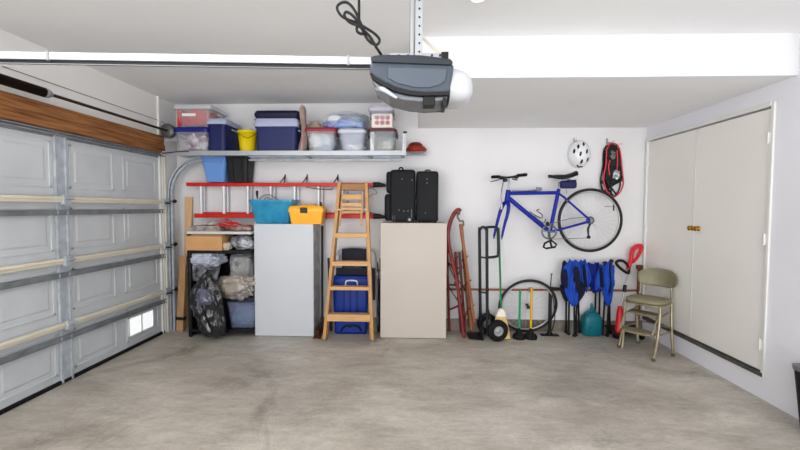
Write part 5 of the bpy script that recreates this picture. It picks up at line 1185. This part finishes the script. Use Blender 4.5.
# ------------------------------------------------------------ groups
for o in list(COL.objects):
    if o.parent or 'label' not in o: continue
    n = o.name.split('.')[0]; z = o.location.z
    if n == 'storage_bin': g = 'storage bins on the long shelf' if z > 1.95 else ('bins standing on the red ladder' if z > 1.6 else None)
    else: g = {'folded_camp_chair': 'folded blue camp chairs', 'plunger': 'plungers by the back wall', 'snowshoe': 'snowshoes hanging on the back wall', 'suitcase': 'suitcases on the beige cabinet', 'sled': 'sleds leaning on the back wall', 'cabinet': 'tall cabinets on the back wall', 'bundle': 'bundles inside the teal bin' if z < 1.5 else None}.get(n)
    if n == 'wall_hook' and 'ladder' in o['label']: g = 'black hooks above the red ladder'
    if g: o['group'] = g
# ------------------------------------------------------------ light
w = bpy.data.worlds.new('world'); bpy.context.scene.world = w; w.use_nodes = True
NW = w.node_tree.nodes; LW = w.node_tree.links; bgn = NW['Background']; bgn.inputs[1].default_value = 1.0
tcw = NW.new('ShaderNodeTexCoord'); sx_ = NW.new('ShaderNodeSeparateXYZ'); LW.new(tcw.outputs['Generated'], sx_.inputs[0])
mr_ = NW.new('ShaderNodeMapRange'); mr_.inputs[1].default_value = -.12; mr_.inputs[2].default_value = .12; LW.new(sx_.outputs[2], mr_.inputs[0])
mx_ = NW.new('ShaderNodeMix'); mx_.data_type = 'RGBA'; LW.new(mr_.outputs[0], mx_.inputs[0])
mx_.inputs[6].default_value = (5.9, 6.0, 6.1, 1)     # lower half made brighter, added to throw more light onto the ceiling
mx_.inputs[7].default_value = (1.8, 1.95, 2.15, 1)    # sky
LW.new(mx_.outputs[2], bgn.inputs[0])
def area(name, loc, rot, sx, sy, e, col=(1, .97, .93)):
    l = bpy.data.lights.new(name, 'AREA'); l.shape = 'RECTANGLE'; l.size = sx; l.size_y = sy; l.energy = e; l.color = col
    o = bpy.data.objects.new(name, l); COL.objects.link(o); o.location = loc; o.rotation_euler = rot; return o
area('ceiling_fill_light', (-1.5, 1.2, H-.05), (radians(10), 0, 0), 2.2, .4, 50)  # unseen area lamp, added as fill to brighten the back of the room
sl_ = bpy.data.lights.new('low_fill_sun', 'SUN'); sl_.energy = 3.2; sl_.angle = radians(50); sl_.color = (1, .985, .96)  # wide sun from behind the camera, added as even fill for the walls
so_ = bpy.data.objects.new('low_fill_sun', sl_); COL.objects.link(so_); so_.rotation_euler = (radians(82), 0, radians(-12))
s = bpy.context.scene
s.view_settings.view_transform = 'Standard'; s.view_settings.look = 'None'; s.view_settings.gamma = 1; s.view_settings.exposure = -0.58; s.view_settings.use_curve_mapping = False
